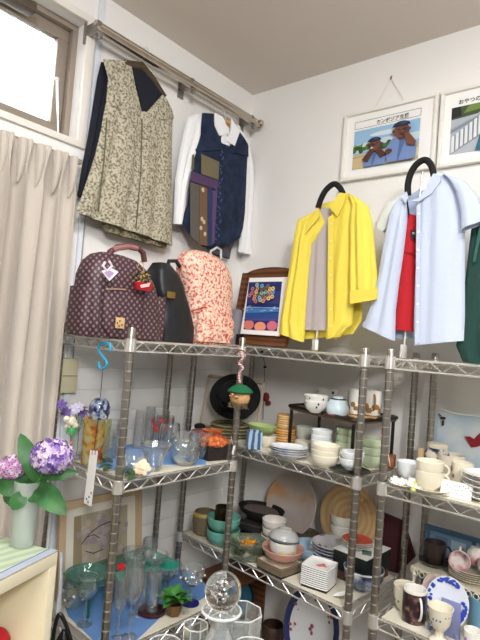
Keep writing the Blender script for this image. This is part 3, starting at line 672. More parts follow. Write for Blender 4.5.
b = B(); b.tube(ha, [.009, .009, .008, .008, .008, .009, .009], 8); b.build('handle', M('maroon leather handle', (92, 52, 56), .5), t)
b = B(); b.tube([at_x(u, v, BX+.024) for u, v in ((113, 250), (118, 248), (128, 246.5), (137, 248.5))], .0085, 8); b.build('handle_grip', M('dusty rose leather', (150, 104, 104), .5), t)
fx = BX+.0885
b = B(); p = at_x(120, 323, fx+.001); b.box(p, (.004, .030, .031), bev=.002); b.build('leather_patch', M('tan leather', (202, 168, 122), .6), t)
b = B(); 
for (u, v) in ((117.5, 323), (120, 321), (122, 325), (119, 326)): b.ball(at_x(u, v, fx+.004), (.001, .003, .003))
b.build('patch_mark', M('brown stamp', (120, 88, 60), .8), t)
zp = [at_x(u, v, BX+.083) for u, v in ((107, 289), (116, 289), (126, 289.5))]
b = B(); b.tube(zp, .0022, 6); b.ball(zp[0], .004); b.build('zip_pull', M('rose gold metal', (208, 176, 150), .3, .8), t)
for u in (99.5, 143): b = B(); b.tube([at_x(u+1.5, 291, BX+.085), at_x(u, 310, BX+.087), at_x(u-1, 333, BX+.088)], .0022, 6); b.build('seam', MARN, t)
tg = thing('luggage_tag', 'white and pink diamond tag hanging on the maroon backpack', 'tag', at_x(108, 281, BX+.092))
b = B(); b.poly([at_x(u, v, BX+.089) for u, v in ((101, 271), (111, 268), (118, 272), (109, 281))], (.003, 0, 0)); b.build('tag_card', M('white lilac card', (236, 226, 236), .4), tg)
b = B(); b.poly([at_x(u, v, BX+.0925) for u, v in ((104, 272), (110, 270.5), (114, 273), (109, 278))], (.001, 0, 0)); b.build('tag_print', M('mauve print', (176, 150, 190), .4), tg)
b = B(); b.tube([at_x(u, v, BX+.092) for u, v in ((105, 262), (103, 266), (107, 271), (112, 266), (109, 261))], .0035, 6); b.build('ribbon', M('pink white ribbon', (236, 214, 226), .6), tg)
cg = thing('beaded_charm', 'red and gold beaded basket charm hanging on the maroon backpack', 'charm', at_x(143, 291, BX+.1))
b = B(); random.seed(11)
for k in range(60):
    u, v = 133+17*random.random(), 271+12*random.random(); b.ball(at_x(u, v, BX+.09+.01*random.random()), .0026, seg=6)
b.build('gold_beads', M('gold black beads', (168, 150, 60), .35, .3, pat=('cells', 160, [(.3, (30, 28, 20)), (.55, (196, 176, 80))])), cg)
b = B(); bagform(b, interp([(at_x(135, 290, BX+.1).y+.004, at_x(151, 289, BX+.1).y-.004, at_x(143, 290.5, BX+.1).z, .8), (at_x(134, 286, BX+.1).y, at_x(153, 284, BX+.1).y, at_x(143, 283, BX+.1).z, 1)], 3), BX+.1, .012); b.build('red_basket', M('glossy red', (176, 24, 40), .25), cg)
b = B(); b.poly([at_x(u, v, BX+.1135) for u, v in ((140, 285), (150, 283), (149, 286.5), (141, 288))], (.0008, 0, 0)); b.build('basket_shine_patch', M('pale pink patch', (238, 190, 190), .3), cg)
b = B(); b.tube([at_x(u, v, BX+.09) for u, v in ((140, 262), (137, 268), (143, 272), (144, 264), (140, 261))], .0012, 5); b.build('cord', M('gold cord', (196, 164, 92), .5), cg)
# black leather bag
BL = M('black leather', (30, 32, 38), .42, bump=.2, bscale=40)
t = thing('black_bag', 'black leather bag with a brass plate, between the two backpacks', 'bag', (.2, -.60, TZ))
sil = [(165, 343, 197, 345), (164, 325, 198, 330), (166, 305, 194, 310), (163, 295, 191, 296), (163, 280, 189, 287), (164, 271, 184, 275), (168, 264, 178, 264)]
R3_ = []
for i, (a, va, c, vc) in enumerate(sil): y_, z_ = yz(a, va, .25); y2, z2 = yz(c, vc, .25); R3_.append((y_, y2, (z_+z2)/2, (1, 1, .95, .9, .8, .7, .45)[i]))
z0_ = R3_[0][2]; R3_ = [(a, c, TZ+(z-z0_), d) for a, c, z, d in R3_]
b = B(); bagform(b, interp(R3_, 3), .19, .062, pw=4); b.build('body', BL, t)
b = B(); b.tube([at_x(u, v, .2) for u, v in ((167, 268), (169, 261), (176, 261), (180, 267))], .007, 8); b.build('top_handle', BL, t)
b = B(); b.box(at_x(171, 295, .255), (.006, .036, .022), bev=.003); b.build('brass_plate', M('brass plate', (150, 124, 72), .35, .7), t)
# coral backpack
COR = M('coral print fabric', (232, 180, 160), .75, pat=('noise', 105, [(.36, (190, 84, 78)), (.44, (226, 146, 126)), (.52, (242, 208, 188)), (.7, (246, 220, 202))]), bump=.3, bscale=18)
t = thing('backpack', 'small coral and cream print backpack with a pale top loop', 'backpack', (.2, -.5, TZ))
sil = [(202, 347, 235, 346), (201, 335, 237, 335), (200, 320, 239, 322), (199, 305, 240, 305), (197, 290, 241, 290), (194, 278, 241, 275), (194, 266, 238, 264), (198, 257, 231, 256), (206, 252, 221, 252)]
R4_ = []
for i, (a, va, c, vc) in enumerate(sil): y_, z_ = yz(a, va, .27); y2, z2 = yz(c, vc, .27); R4_.append((y_, y2, (z_+z2)/2, (.95, 1, 1.03, 1, 1, .95, .85, .66, .35)[i]))
z0_ = R4_[0][2]; R4_ = [(a, c, TZ+(z-z0_), d) for a, c, z, d in R4_]
b = B(); bagform(b, interp(R4_, 4), .20, .07, pw=2.5)
for v in b.bm.verts: v.co.x += .004*math.sin(v.co.z*95)*(1 if v.co.z < TZ+.13 else .2)
b.build('body', COR, t)
b = B(); ya, yb = R4_[2][0], R4_[2][1]; bagform(b, interp([(ya+.01, yb-.025, TZ+.01, .9), (ya+.006, yb-.02, TZ+.05, 1.1), (ya+.008, yb-.022, TZ+.10, .95), (ya+.02, yb-.04, TZ+.12, .3)], 4), .255, .028, pw=2.6)
for v in b.bm.verts: v.co.x += .004*math.sin(v.co.z*150+v.co.y*40)
b.build('front_pocket', COR, t)
b = B(); b.tube([at_x(u, v, .262) for u, v in ((192, 311), (204, 307), (216, 311), (222, 316))], .003, 6); b.build('pocket_zip', M('coral zip', (178, 74, 66), .5), t)
b = B(); b.tube([at_x(u, v, .262) for u, v in ((222, 266), (221, 280), (222, 292), (228, 303))], .006, 8); b.build('side_strap', COR, t)
b = B(); b.tube([at_x(u, v, .2) for u, v in ((209, 259), (211, 251), (217, 247.5), (221, 250), (221, 259))], .0045, 8); b.build('top_loop', M('pale grey webbing', (196, 198, 204), .7), t)
b = B(); b.box((.17, at_x(234, 325, .17).y+.0, TZ+.075), (.05, .045, .15), bev=.012); tag(b.build('grey_pouch', M('grey felt', (138, 138, 146), .9), loc=(.17, at_x(234, 325, .17).y, TZ)), 'grey pouch squeezed between the coral backpack and the wooden frame', 'pouch')
# junction box
t = thing('wall_box', 'cream plastic box fixed on the wall behind the glassware unit', 'box', (.01, -.848, 1.295))
b = B(); b.box((.018, -.848, 1.348), (.036, .062, .112), bev=.006); b.build('cover', M('aged cream plastic', (214, 206, 172), .5), t)
b = B(); b.box((.037, -.848, 1.348), (.002, .056, .003)); b.build('cover_seam', M('seam brown', (170, 160, 128), .6), t)
b = B(); b.tube([(.02, -.832, 1.402), (.015, -.83, 1.6), (.012, -.829, 1.9)], .0022, 6); b.build('cable', M('grey cable', (150, 148, 146), .6), t)
# ---------------------------------------------------------------- small ware helpers
PROF = {
 'bowl': [(0, 0), (.42, 0), (.45, .07), (.68, .22), (.88, .52), (1, 1)],
 'deep': [(0, 0), (.5, 0), (.52, .06), (.82, .25), (.97, .6), (1, 1)],
 'cup': [(0, 0), (.5, 0), (.53, .05), (.82, .25), (.95, .6), (1, 1)],
 'mug': [(0, 0), (.9, 0), (.96, .03), (1, .3), (1, 1)],
 'taper': [(0, 0), (.7, 0), (.74, .04), (.9, .5), (1, 1)],
 'flare': [(0, 0), (.4, 0), (.48, .1), (.6, .5), (.8, .8), (1, 1)],
 'plate': [(0, 0), (.52, 0), (.56, .18), (.8, .5), (1, 1)],
 'dishy': [(0, 0), (.6, 0), (.64, .2), (.92, .6), (1, 1)],
 'straight': [(0, 0), (.97, 0), (1, .03), (1, 1)],
 'globe': [(0, 0), (.5, 0), (.86, .18), (1, .45), (.92, .75), (.7, 1)],
 'barrel': [(0, 0), (.7, 0), (.9, .1), (1, .5), (.94, .9), (.86, 1)]}
BND = {'L': (.085, .385, -.885, -.465), 'R': (.16, .83, -.405, -.055), 'S': (.955, 1.62, -.415, -.10), None: None}
def spot(u, vb, z, wpx, base=.6, sh=None):
    """front-bottom pixel on a real shelf height -> centre, radius, metres per pixel"""
    g = at_z(u, vb, z); k = depth(g)/F; r = wpx/2*k; hd = Vector((g.x-CAM.x, g.y-CAM.y, 0)).normalized(); c = g + hd*r*base
    bd = BND[sh]
    if bd:
        for _ in range(60):
            ok = bd[0]-.01 <= c.x-r*base*.8 and c.x+r*base*.8 <= bd[1]+.01 and c.y-r*base >= bd[2]-.005 and c.y+r*base*.7 <= bd[3]+.02
            if ok: break
            if c.y-r*base < bd[2]-.005 or c.x+r*base*.8 > bd[1]+.01: c = c+hd*.006
            else: break
        c.x = min(max(c.x, bd[0]+r*base*.8), bd[1]); c.y = min(max(c.y, bd[2]), bd[3]-r*.5)
    c.z = z; k = depth(c)/F; return c, wpx/2*k, k
def walls(kind, r, h, t=.0028):
    o = [(a*r, z*h) for a, z in PROF[kind]]; i = []
    for a, z in reversed(o[1:]):
        if z >= t*1.2: i.append((max(a-t, .001), z if z < h else h))
    lip = [(o[-1][0]-t*.5, h+t*.35)]
    return o + lip + i + [(max(i[-1][0]*.7, .001), t*1.25), (0, t*1.2)]
def ware(name, label, cat, kind, u, vb, z, wpx, hpx, mat, sh=None, group=None, handle=None, hmat=None, t=.0028, deco=None, band=None, sq=1, foot=None, lift=0, hs=1, seg=28, c=None, r=None):
    if c is None: c, r, k = spot(u, vb, z, wpx, PROF[kind][1][0], sh)
    else: k = depth(c)/F
    h = hpx*k; c = Vector(c); c.z = z+lift
    parts = handle is not None or deco or band or foot
    th = thing(name, label, cat, c, group) if parts else None
    b = B(); b.lathe(walls(kind, r, h, t), c, seg, sy=sq)
    if not parts:
        o = b.build(name, mat, loc=c); tag(o, label, cat, group); return o
    b.build('body', mat, th)
    pr = PROF[kind]
    def ra(f):
        for i in range(1, len(pr)-1):
            if pr[i][1] <= f <= pr[i+1][1]: return r*(pr[i][0]+(pr[i+1][0]-pr[i][0])*(f-pr[i][1])/max(pr[i+1][1]-pr[i][1], 1e-6))
        return r
    if handle is not None:
        d = Vector((math.cos(handle), math.sin(handle), 0)); q = []
        for i in range(11):
            a = -PI/2+PI*i/10; q.append(c + d*(ra(.55)-.003+math.cos(a)*min(h*.36, r*.75)*hs) + Vector((0, 0, h*.54+math.sin(a)*h*.32)))
        b = B(); b.tube(q, max(.0032, r*.09), 8); b.build('handle', hmat or mat, th)
    if band:
        bm_, f0, f1 = band; b = B(); n_ = 4; pts = [(ra(f0+(f1-f0)*i/n_)+.0005, h*(f0+(f1-f0)*i/n_)) for i in range(n_+1)]; b.lathe(pts+[(p[0]-.0008, p[1]) for p in reversed(pts)]+[pts[0]], c, seg, sy=sq); b.build('painted_band', bm_, th)
    if deco:
        dm, n_, fs, sz = deco; b = B(); rnd = random.Random(int(u*7+vb))
        for f in fs:
            for i in range(n_):
                a = 2*PI*i/n_+f*5+rnd.random()*.3; rr = ra(f); d = Vector((math.cos(a), math.sin(a)*sq, 0)); p = c+d*rr+Vector((0, 0, h*f)); ax = axes(d+Vector((0, 0, .001)))
                b.ball(p, (sz*r*(.7+.6*rnd.random()), sz*r*(.7+.6*rnd.random()), .0007), rot=ax, seg=6)
        b.build('painted_pattern', dm, th)
    if foot: b = B(); b.lathe([(r*.42, -.0), (r*.5, 0), (r*.48, .006), (r*.4, .006), (r*.42, 0)], c, seg); b.build('foot_ring', foot, th)
    return th
def posword(i, n):
    if n == 1: return ''
    return 'topmost' if i == n-1 else 'lowest' if i == 0 else ('second from the top', 'third from the top', 'fourth from the top', 'fifth from the top', 'sixth from the top', 'seventh from the top', 'eighth from the top', 'ninth from the top')[n-2-i]
def stack(name, fmt, cat, kind, u, vb, z, wpx, hone, htot, n, mat, sh, group, **k):
    o = ware(name, fmt % posword(0, n), cat, kind, u, vb, z, wpx, hone, mat, sh, group, **k)
    kk = depth(o.location)/F; st = (htot-hone)*kk/max(n-1, 1); out = [o]; rnd = random.Random(int(u+vb))
    for i in range(1, n):
        out.append(dup(o, o.location+Vector((rnd.uniform(-.0015, .0015), rnd.uniform(-.0015, .0015), st*i)), fmt % posword(i, n), group, rotz=rnd.random()*.6 if k.get('handle') is None else rnd.uniform(-.3, .3)))
    return out
def topz(o, hpx): return o.location.z + hpx*depth(o.location)/F
def stem(name, label, u, vb, z, wpx, hpx, bowl=.5, mat=GLASS, foot=None, sh=None, group=None, kind='wine', cat='glass', deco=None):
    c, r, k = spot(u, vb, z, wpx, .6, sh); h = hpx*k; t_ = .0013; th = thing(name, label, cat, c, group); zb = h*(1-bowl); r0 = .0032
    shp = {'wine': [(.45, .1), (.85, .3), (1, .55), (.93, .8), (.84, 1)], 'coupe': [(.5, .12), (.9, .4), (1, .75), (1, 1)], 'flute': [(.5, .06), (.8, .25), (.85, .6), (1, 1)], 'flare': [(.35, .08), (.55, .35), (.75, .7), (1, 1)]}[kind]
    out = [(r0, zb)] + [(a*r, zb+f*h*bowl) for a, f in shp]; inn = [(a-t_, f) for a, f in reversed(out[1:])]
    b = B(); b.lathe(out+inn+[(0, zb+.004)], c, 24); b.build('bowl', mat, th)
    b = B(); b.lathe([(0, .0025), (r0*1.1, .004), (r0, h*.1), (r0*1.6, h*(1-bowl)*.5), (r0*.9, h*(1-bowl)*.7), (r0, zb), (0, zb)], c, 12); b.build('stem', mat, th)
    b = B(); b.lathe([(0, 0), (r*.72, 0), (r*.72, .0015), (r*.2, .004), (0, .005)], c, 24); b.build('foot', foot or mat, th)
    if deco:
        b = B()
        for i in range(9):
            a = i*.7; b.ball(c+Vector((r*.98*math.cos(a), r*.98*math.sin(a), zb+h*bowl*(.5+.12*(i % 3)))), (.003, .003, .004), seg=6)
        b.build('engraving', deco, th)
    return th
def flat(pts, z, th_=.0014, u=True):
    return [at_z(a, b_, z) for a, b_ in pts]
def sheet(name, label, cat, pts, z, mat, th_=.0014, wave=0):
    q = flat(pts, z); b = B(); b.poly(q, (0, 0, th_)); o = b.build(name, mat, loc=sum(q, Vector())/len(q)); return tag(o, label, cat)
def standing_plate(name, label, cat, cpx, y, rpx_x, rpx_z, mat, lean=12, rim=None, thk=.012, sx_=None, xplane=None, yawd=0, deco=None):
    c = at_y(*cpx, -y); k = depth(c)/F; r = rpx_x*k; rz_ = rpx_z*k
    n = Vector((math.sin(R_(yawd)), -math.cos(R_(lean))*math.cos(R_(yawd)), math.sin(R_(lean)))); A = axes(n, (0, 0, 1))   # local x = up, y = side
    th = thing(name, label, cat, c)
    b = B(); pr = [(0, 0), (.55*rz_, 0), (.62*rz_, thk*.25), (rz_*.985, thk), (rz_, thk*1.1), (rz_*.98, thk*1.3), (.6*rz_, thk*.55), (0, thk*.4)]
    b.lathe(pr, c, 40, rot=A, sy=r/rz_); b.build('dish', mat, th)
    if rim:
        b = B(); q = [(.80*rz_, thk*.96), (rz_*.99, thk*1.36), (rz_*1.008, thk*1.2), (rz_*1.0, thk*1.0), (.80*rz_, thk*.90), (.80*rz_, thk*.96)]; b.lathe(q, c, 40, rot=A, sy=r/rz_); b.build('rim', rim, th)
    if deco:
        for nm, m_, pts in deco:
            b = B()
            for (x, y_, s1, s2) in pts: b.ball(c+A@Vector((y_*rz_, x*r, thk*(.62 if x*x+y_*y_ < .5 else 1.15))), (s2*rz_, s1*rz_, .0012), rot=A, seg=8)
            b.build(nm, m_, th)
    return th
VD = math.atan2(CAM.y+.4, CAM.x-.5)            # handles turned roughly to the viewer start from this bearing
def leaf_mesh(b, base, tip, wdt, up=Vector((0, 0, 1)), fold=.15, n=7):
    base, tip = Vector(base), Vector(tip); d = tip-base; L = d.length; s_ = d.cross(up)
    if s_.length < 1e-5: s_ = Vector((1, 0, 0))
    s_.normalize(); nn = s_.cross(d).normalized(); rows = []
    for i in range(n+1):
        f = i/n; w_ = wdt*(math.sin(PI*min(f*.9+.06, 1))**.8)*(1-.25*f)*(.02 if i == n else 1); p = base+d*f+nn*(L*.12*math.sin(PI*f)-L*.05*f)
        rows.append([p-s_*w_+nn*w_*fold, p-s_*w_*.5+nn*w_*fold*.4, p, p+s_*w_*.5+nn*w_*fold*.4, p+s_*w_+nn*w_*fold])
    top = [[v+nn*.0008 for v in r] for r in rows]
    b.grid(rows); b.grid(top)

# ================================================================ glassware unit, middle shelf
z = ZL[2]+TL
sheet('blue_cloth', 'blue cotton cloth under the glass on the middle shelf', 'cloth', [(72, 456), (97, 467), (118, 471), (146, 476), (163, 465), (206, 465), (204, 450), (158, 441), (120, 446)], z, M('pale blue cotton cloth', (116, 160, 216), .9, bump=.3, bscale=80))
z += .0016
HANDBLUE = M('pale blue print', (150, 175, 215), .3)
# flower arrangement in a glass
c, r, k = spot(76, 462, z, 17, .8, 'L')
t = thing('glass_vase', 'clear glass vase of artificial purple and white flowers at the left end of the shelf', 'vase', c)
b = B(); b.lathe(walls('taper', r, .105, .0018), c, 20); b.build('vase_body', GLASS, t)
b = B()
fl = [at_x(u, v, c.x+.0) for u, v in ((66, 412), (75, 409), (83, 413), (62, 405), (71, 424), (79, 407), (90, 409))]
for p in fl: b.tube([c+Vector((0, 0, .01)), c+Vector((0, 0, .08)), p], .0013, 5)
b.build('stems', LEAF, t)
def blossom(parent, p, r, mat, n=6, face=Vector((.7, -.7, .2)), nm='flower', cup=.25):
    A = axes(face); b = B()
    for i in range(n):
        a = 2*PI*i/n; d = A@Vector((math.cos(a), math.sin(a), cup)); b.ball(Vector(p)+d*r*.55, (r*.5, r*.34, r*.14), rot=A@Matrix.Rotation(a, 3, 'Z'), seg=8)
    b.ball(p, r*.22, seg=8); return b.build(nm, mat, parent)
PUR = M('purple silk petals', (108, 84, 150), .7); LIL = M('pale lilac petals', (206, 200, 226), .7); WPET = M('cream rose petals', (240, 232, 212), .7); ORP = M('orange petals', (226, 160, 84), .7); BRL = M('bronze leaf', (142, 104, 76), .6)
for p, m_ in zip(fl[:6], (PUR, LIL, PUR, PUR, WPET, LIL)): blossom(t, p, .017 if m_ is not WPET else .02, m_)
b = B(); rnd = random.Random(2)
for i in range(7): p = at_x(71+rnd.uniform(-5, 5), 422+rnd.uniform(-4, 4), c.x+.015); b.ball(p, (.007, .011, .009), seg=8)
b.build('rose', WPET, t)
b = B(); leaf_mesh(b, at_x(82, 410, c.x+.01), at_x(89, 407, c.x+.01), .011); leaf_mesh(b, at_x(66, 416, c.x), at_x(57, 412, c.x), .009); leaf_mesh(b, at_x(80, 412, c.x), at_x(86, 418, c.x), .009); b.build('bronze_leaf', BRL, t)
b = B(); leaf_mesh(b, at_x(74, 424, c.x+.01), at_x(72, 437, c.x+.02), .010); leaf_mesh(b, at_x(72, 426, c.x), at_x(79, 434, c.x+.01), .009); leaf_mesh(b, at_x(72, 426, c.x), at_x(66, 434, c.x+.01), .006); b.build('leaf', M('bright green leaf', (52, 150, 76), .5), t)
b = B()
for i in range(6): a = i*PI/3; leaf_mesh(b, at_x(69, 447, c.x+.02), at_x(69, 447, c.x+.02)+Vector((.0, math.cos(a)*.018, math.sin(a)*.018)), .005)
b.build('orange_lily', ORP, t)
# coloured glasses
YR = TG('yellow to red art glass', (240, 210, 130), .4, .34, pat=('noise', 44, [(.36, (214, 104, 70)), (.45, (236, 186, 96)), (.54, (240, 226, 130)), (.66, (226, 232, 216))]))
ware('tall_glass', 'tall art glass mottled yellow, orange and red', 'glass', 'straight', 91, 466, z, 21, 46, YR, 'L', t=.003)
ware('tall_glass', 'tall clear glass with yellow-green flecks just right of the red and yellow art glass', 'glass', 'taper', 101, 463, z, 14, 42, TG('yellow flecked glass', (238, 236, 200), .5, .12), 'L', t=.002)
for i, (u, v, w_, h_, lab) in enumerate(((108, 462, 12, 24, 'small clear glass beside the foot of the wind chime strip'), (116, 459, 12, 26, 'small clear glass hidden half behind the near post'), (111, 455, 13, 34, 'clear glass behind the small glasses near the front post'))):
    ware('tumbler', lab, 'glass', 'taper', u, v, z, w_, h_, GLASS, 'L', 'clear tumblers by the front post', t=.0018)
for i, (u, v, lab) in enumerate(((137, 449, 'tall slim frosted glass at the back, right of the front post'), (148, 446, 'tall slim frosted glass at the back, beside the red flowered glass'))):
    ware('frosted_tumbler', lab, 'glass', 'straight', u, v, z, 9, 38, TG('pale frosted tumbler', (232, 232, 230), .3, .2), 'L', 'tall frosted glasses', t=.0016)
RF = M('red painted flowers', (186, 66, 58), .4)
ware('flowered_tumbler', 'clear tumbler painted with red flowers, behind the glass bowls', 'glass', 'straight', 157, 447, z, 20, 34, GLASS, 'L', t=.002, deco=(RF, 7, (.5, .62, .75), .26))
ware('flowered_tumbler', 'clear tumbler painted with small pink flowers, left of the red pouch', 'glass', 'straight', 178, 440, z, 18, 28, GLASS, 'L', t=.002, deco=(M('pink painted flowers', (190, 110, 120), .4), 8, (.55, .7, .85), .17))
ware('glass_bowl', 'clear ribbed glass bowl nearest the front post', 'bowl', 'bowl', 133, 474, z, 30, 20, GLASS, 'L', t=.0026)
ware('glass_bowl', 'clear flared glass bowl behind the cream rose', 'bowl', 'flare', 153, 475, z, 34, 26, GLASS, 'L', t=.0026)
stack('glass_bowl', 'clear cut glass bowl, %s of the pair in the middle of the blue cloth', 'bowl', 'deep', 184, 466, z, 32, 19, 29, 2, GLASS, 'L', 'cut glass bowls', t=.003)
stack('glass_bowl', 'clear glass cup, %s of the trio left of the orange drawstring pouch', 'bowl', 'deep', 201, 459, z, 24, 14, 27, 3, GLASS, 'L', 'small glass cups', t=.0024)
ware('glass_jug', 'clear glass jug with a handle behind the cut glass bowls', 'jug', 'barrel', 168, 451, z, 22, 26, GLASS, 'L', handle=VD+1.9, t=.002)
# rose with leaves
c = at_z(141, 477, z)
t = thing('artificial_rose', 'cream and pink artificial rose lying in front of the glass bowls', 'flower', c)
b = B(); pc = c+Vector((0, 0, .026)); rnd = random.Random(8); A = axes(Vector((.7, -.65, .45)))
for i in range(16):
    f = i/16; a = i*2.4; rr_ = .019*(f**.6); b.ball(pc+A@Vector((math.cos(a)*rr_, math.sin(a)*rr_, .008*(1-f))), (.0105, .0085, .0032), rot=A@Matrix.Rotation(a, 3, 'Z')@Matrix.Rotation(.9-.5*f, 3, 'Y'), seg=8)
b.ball(pc, .009, seg=8); b.build('petals', M('cream pink petals', (244, 220, 188), .7), t)
b = B()
for (u, v, u2, v2) in ((133, 473, 125, 476), (134, 475, 122, 470), (136, 477, 128, 481)): leaf_mesh(b, at_z(u, v, z+.012), at_z(u2, v2, z+.008), .014)
b.build('leaf', M('dark rose leaf', (62, 88, 62), .6), t)
t = thing('leaf_sprig', 'dark green artificial leaf sprig lying by the front post', 'leaf', at_z(104, 470, z))
b = B()
for (u, v, u2, v2, w_) in ((112, 463, 99, 459, .015), (112, 468, 103, 471, .014), (113, 466, 98, 468, .012)): leaf_mesh(b, at_z(u, v, z+.014), at_z(u2, v2, z+.010), w_)
b.build('leaf', M('dark rose leaf', (62, 88, 62), .6), t)
# orange drawstring pouch in a dark box basket
c, r, k = spot(213, 464, z, 34, .75, 'L'); c = c+Vector((-.0, .0, 0))
t = thing('drawstring_pouch', 'orange drawstring pouch with a black basket base at the right end of the shelf', 'pouch', c)
b = B(); b.lathe([(0, 0), (r*.92, 0), (r*.94, .004), (r*1.0, .045), (r*.9, .047), (0, .046)], c, 4, rot=rz(.55)); b.build('basket_base', M('black woven base', (42, 32, 28), .8, bump=.5, bscale=120), t)
b = B(); b.lathe([(r*.8, .044), (r*.92, .052), (r*.86, .066), (r*.5, .078), (r*.32, .082), (r*.5, .090), (r*.6, .094), (0, .088)], c, 48, wob=lambda a, z_: .10*math.sin(11*a)+.05*math.sin(5*a+z_*90)); b.build('gathered_cloth', M('orange print cloth', (208, 108, 58), .85, pat=('noise', 60, [(.38, (150, 62, 34)), (.55, (214, 116, 62)), (.7, (232, 150, 96))]), bump=.3, bscale=30), t)
b = B(); b.tube([c+Vector((r*.3*math.cos(a), r*.3*math.sin(a), .083)) for a in [PI*i/6 for i in range(13)]], .0025, 6); b.build('drawcord', M('orange cord', (196, 96, 50), .8), t)
t2 = thing('price_tag', 'small white tag hanging beside the orange drawstring pouch', 'tag', at_y(234, 456, -.47))
b = B(); b.box(at_y(233.5, 450, -.462), (.008, .0015, .03), rot=Matrix.Rotation(.2, 3, 'Y')); b.build('card', PAPER, t2); b = B(); b.tube([at_y(232.5, 444, -.462), at_y(231, 436, -.462)], .0007, 4); b.build('string', PAPER, t2)
c, r, k = spot(200, 447, z, 20, .5, 'L'); c = Vector((.17, -.50, z)); 
c = at_x(199, 437, .19); c.z = z
t = thing('red_pouch', 'round dark red pouch with a black top behind the glass cups', 'pouch', c)
b = B(); b.lathe([(0, 0), (.02, 0), (.033, .016), (.034, .040), (.026, .056), (.014, .062), (0, .062)], c, 24, wob=lambda a, z_: .04*math.sin(7*a)); b.build('body', M('dark red satin', (142, 22, 34), .4), t)
b = B(); b.lathe([(0, .058), (.018, .060), (.022, .072), (.012, .080), (0, .082)], c, 16, wob=lambda a, z_: .08*math.sin(6*a)); b.build('gathered_top', BLACKF, t)

# blue S hook and glass wind chime on the end rail
hk = at_y(103, 343, -.905)
t = thing('s_hook', 'bright blue plastic S hook on the end rail of the shelving', 'hook', hk)
def up(px): return [at_y(u, v, -.912) for u, v in px]
b = B(); b.tube(smooth(up([(110, 351), (110, 345), (105, 343), (100, 344), (98.5, 349), (101, 354), (105, 359), (107, 364), (104, 368), (99.5, 367.5), (99, 362)])), .0034, 8); b.build('hook_body', M('turquoise blue plastic', (40, 170, 214), .35), t)
t = thing('wind_chime', 'clear glass wind chime with blue swirls and a long white paper strip', 'wind chime', at_y(100, 395, -.912))
cc = at_y(99.5, 408, -.912); kq = depth(cc)/F; r = 10.5*kq
BSW = TG('blue swirled glass', (220, 226, 240), .5, .22, pat=('noise', 60, [(.40, (60, 78, 130)), (.47, (160, 178, 214)), (.53, (240, 244, 250))]))
b = B(); o_ = [(0, r*1.02), (r*.45, r*.93), (r*.8, r*.65), (r, r*.1), (r*.98, -r*.5), (r*.84, -r*1.0)]; b.lathe(o_+[(a-.0015, f) for a, f in reversed(o_[1:])]+[(0, r*.98)], cc, 28); b.build('bell', BSW, t)
b = B(); b.tube([up([(103, 367)])[0], cc+Vector((0, 0, r*1.02)), cc+Vector((0, 0, -r*.6)), at_y(94, 450, -.912)], .0009, 5); b.build('string', INK, t)
b = B(); b.tube([cc+Vector((0, 0, -r*.2)), cc+Vector((0, 0, -r*.9))], .003, 8); b.build('clapper', GLASS, t)
b = B(); b.poly([at_y(u, v, -.912) for u, v in ((90.5, 450), (98, 451), (91.5, 506.5), (84, 503))], (0, -.001, 0)); b.build('paper_strip', PAPER, t)
b = B()
for (u, v) in ((89, 497), (86.5, 499)): b.ball(at_y(u, v, -.9135), (.0035, .0008, .003), seg=8)
b.build('blue_flower_print', M('blue print', (52, 84, 170), .7), t)
b = B(); b.ball(at_y(88, 502, -.9135), (.0035, .0006, .0045), seg=8); b.build('green_leaf_print', M('green print', (64, 150, 110), .7), t)
b = B(); b.ball(at_y(91, 493, -.9135), (.003, .0006, .0035), seg=8); b.build('red_print', M('red print', (206, 90, 80), .7), t)
b = B()
for u in (92, 95): b.tube([at_y(u+.5, 449, -.9135), at_y(u, 455, -.9135)], .0012, 5)
b.build('dark_red_print', M('plum print', (120, 50, 90), .7), t)

# clay face ornament on the post, with cord
y_ = -.462; q = lambda u, v, d=0: at_y(u, v, y_-d)
cc = q(240, 395, .03); kq = depth(cc)/F
t = thing('clay_ornament', 'clay face ornament with a green cap and grassy beard, hung on the shelving post', 'ornament', cc+Vector((0, 0, -.03)))
b = B(); b.ball(cc+Vector((0, 0, -2*kq)), (11*kq, 9*kq, 10*kq), seg=18); b.ball(cc+Vector((-.012, -.026, -.004)), (.011, .008, .005), seg=10); b.ball(cc+Vector((.010, -.028, -.004)), (.011, .008, .005), seg=10); b.ball(cc+Vector((-.001, -.034, .003)), (.005, .006, .006), seg=8); b.build('clay_face', M('tan clay', (206, 160, 110), .8, bump=.2), t)
b = B(); b.lathe([(12*kq, 1*kq), (13*kq, 2.5*kq), (11*kq, 5*kq), (6*kq, 8.5*kq), (0, 9.5*kq), (0, 3*kq)], cc+Vector((0, 0, 1.2*kq)), 24); b.build('green_cap', M('felt green cap', (28, 104, 66), .9, bump=.3), t)
b = B(); rnd = random.Random(4)
for i in range(46):
    a = rnd.uniform(-2.9, .1); p = cc+Vector((math.cos(a)*9*kq, math.sin(a)*7*kq, -7*kq)); b.tube([p, p+Vector((rnd.uniform(-.008, .008), rnd.uniform(-.008, .003), -.008)), p+Vector((rnd.uniform(-.012, .012), rnd.uniform(-.01, .004), -.018))], .0013, 4)
b.build('moss_beard', M('dark moss fibre', (96, 86, 62), .95), t)
b = B(); b.tube(smooth([q(241, 352, .02), q(243, 358, .022), q(239, 363, .02), q(243, 368, .022), q(239, 374, .02), q(240, 383, .02)]), .0035, 8); b.build('twisted_cord', M('pink and white twist', (236, 150, 160), .7, pat=('wave', 60, [(.4, (206, 70, 84)), (.6, (246, 236, 232))])), t)
b = B(); b.tube([q(235, 353, .02), q(241, 350, .025), q(247, 353, .02)], .0022, 6); b.build('hanging_loop', M('red brown cord', (150, 70, 50), .8), t)

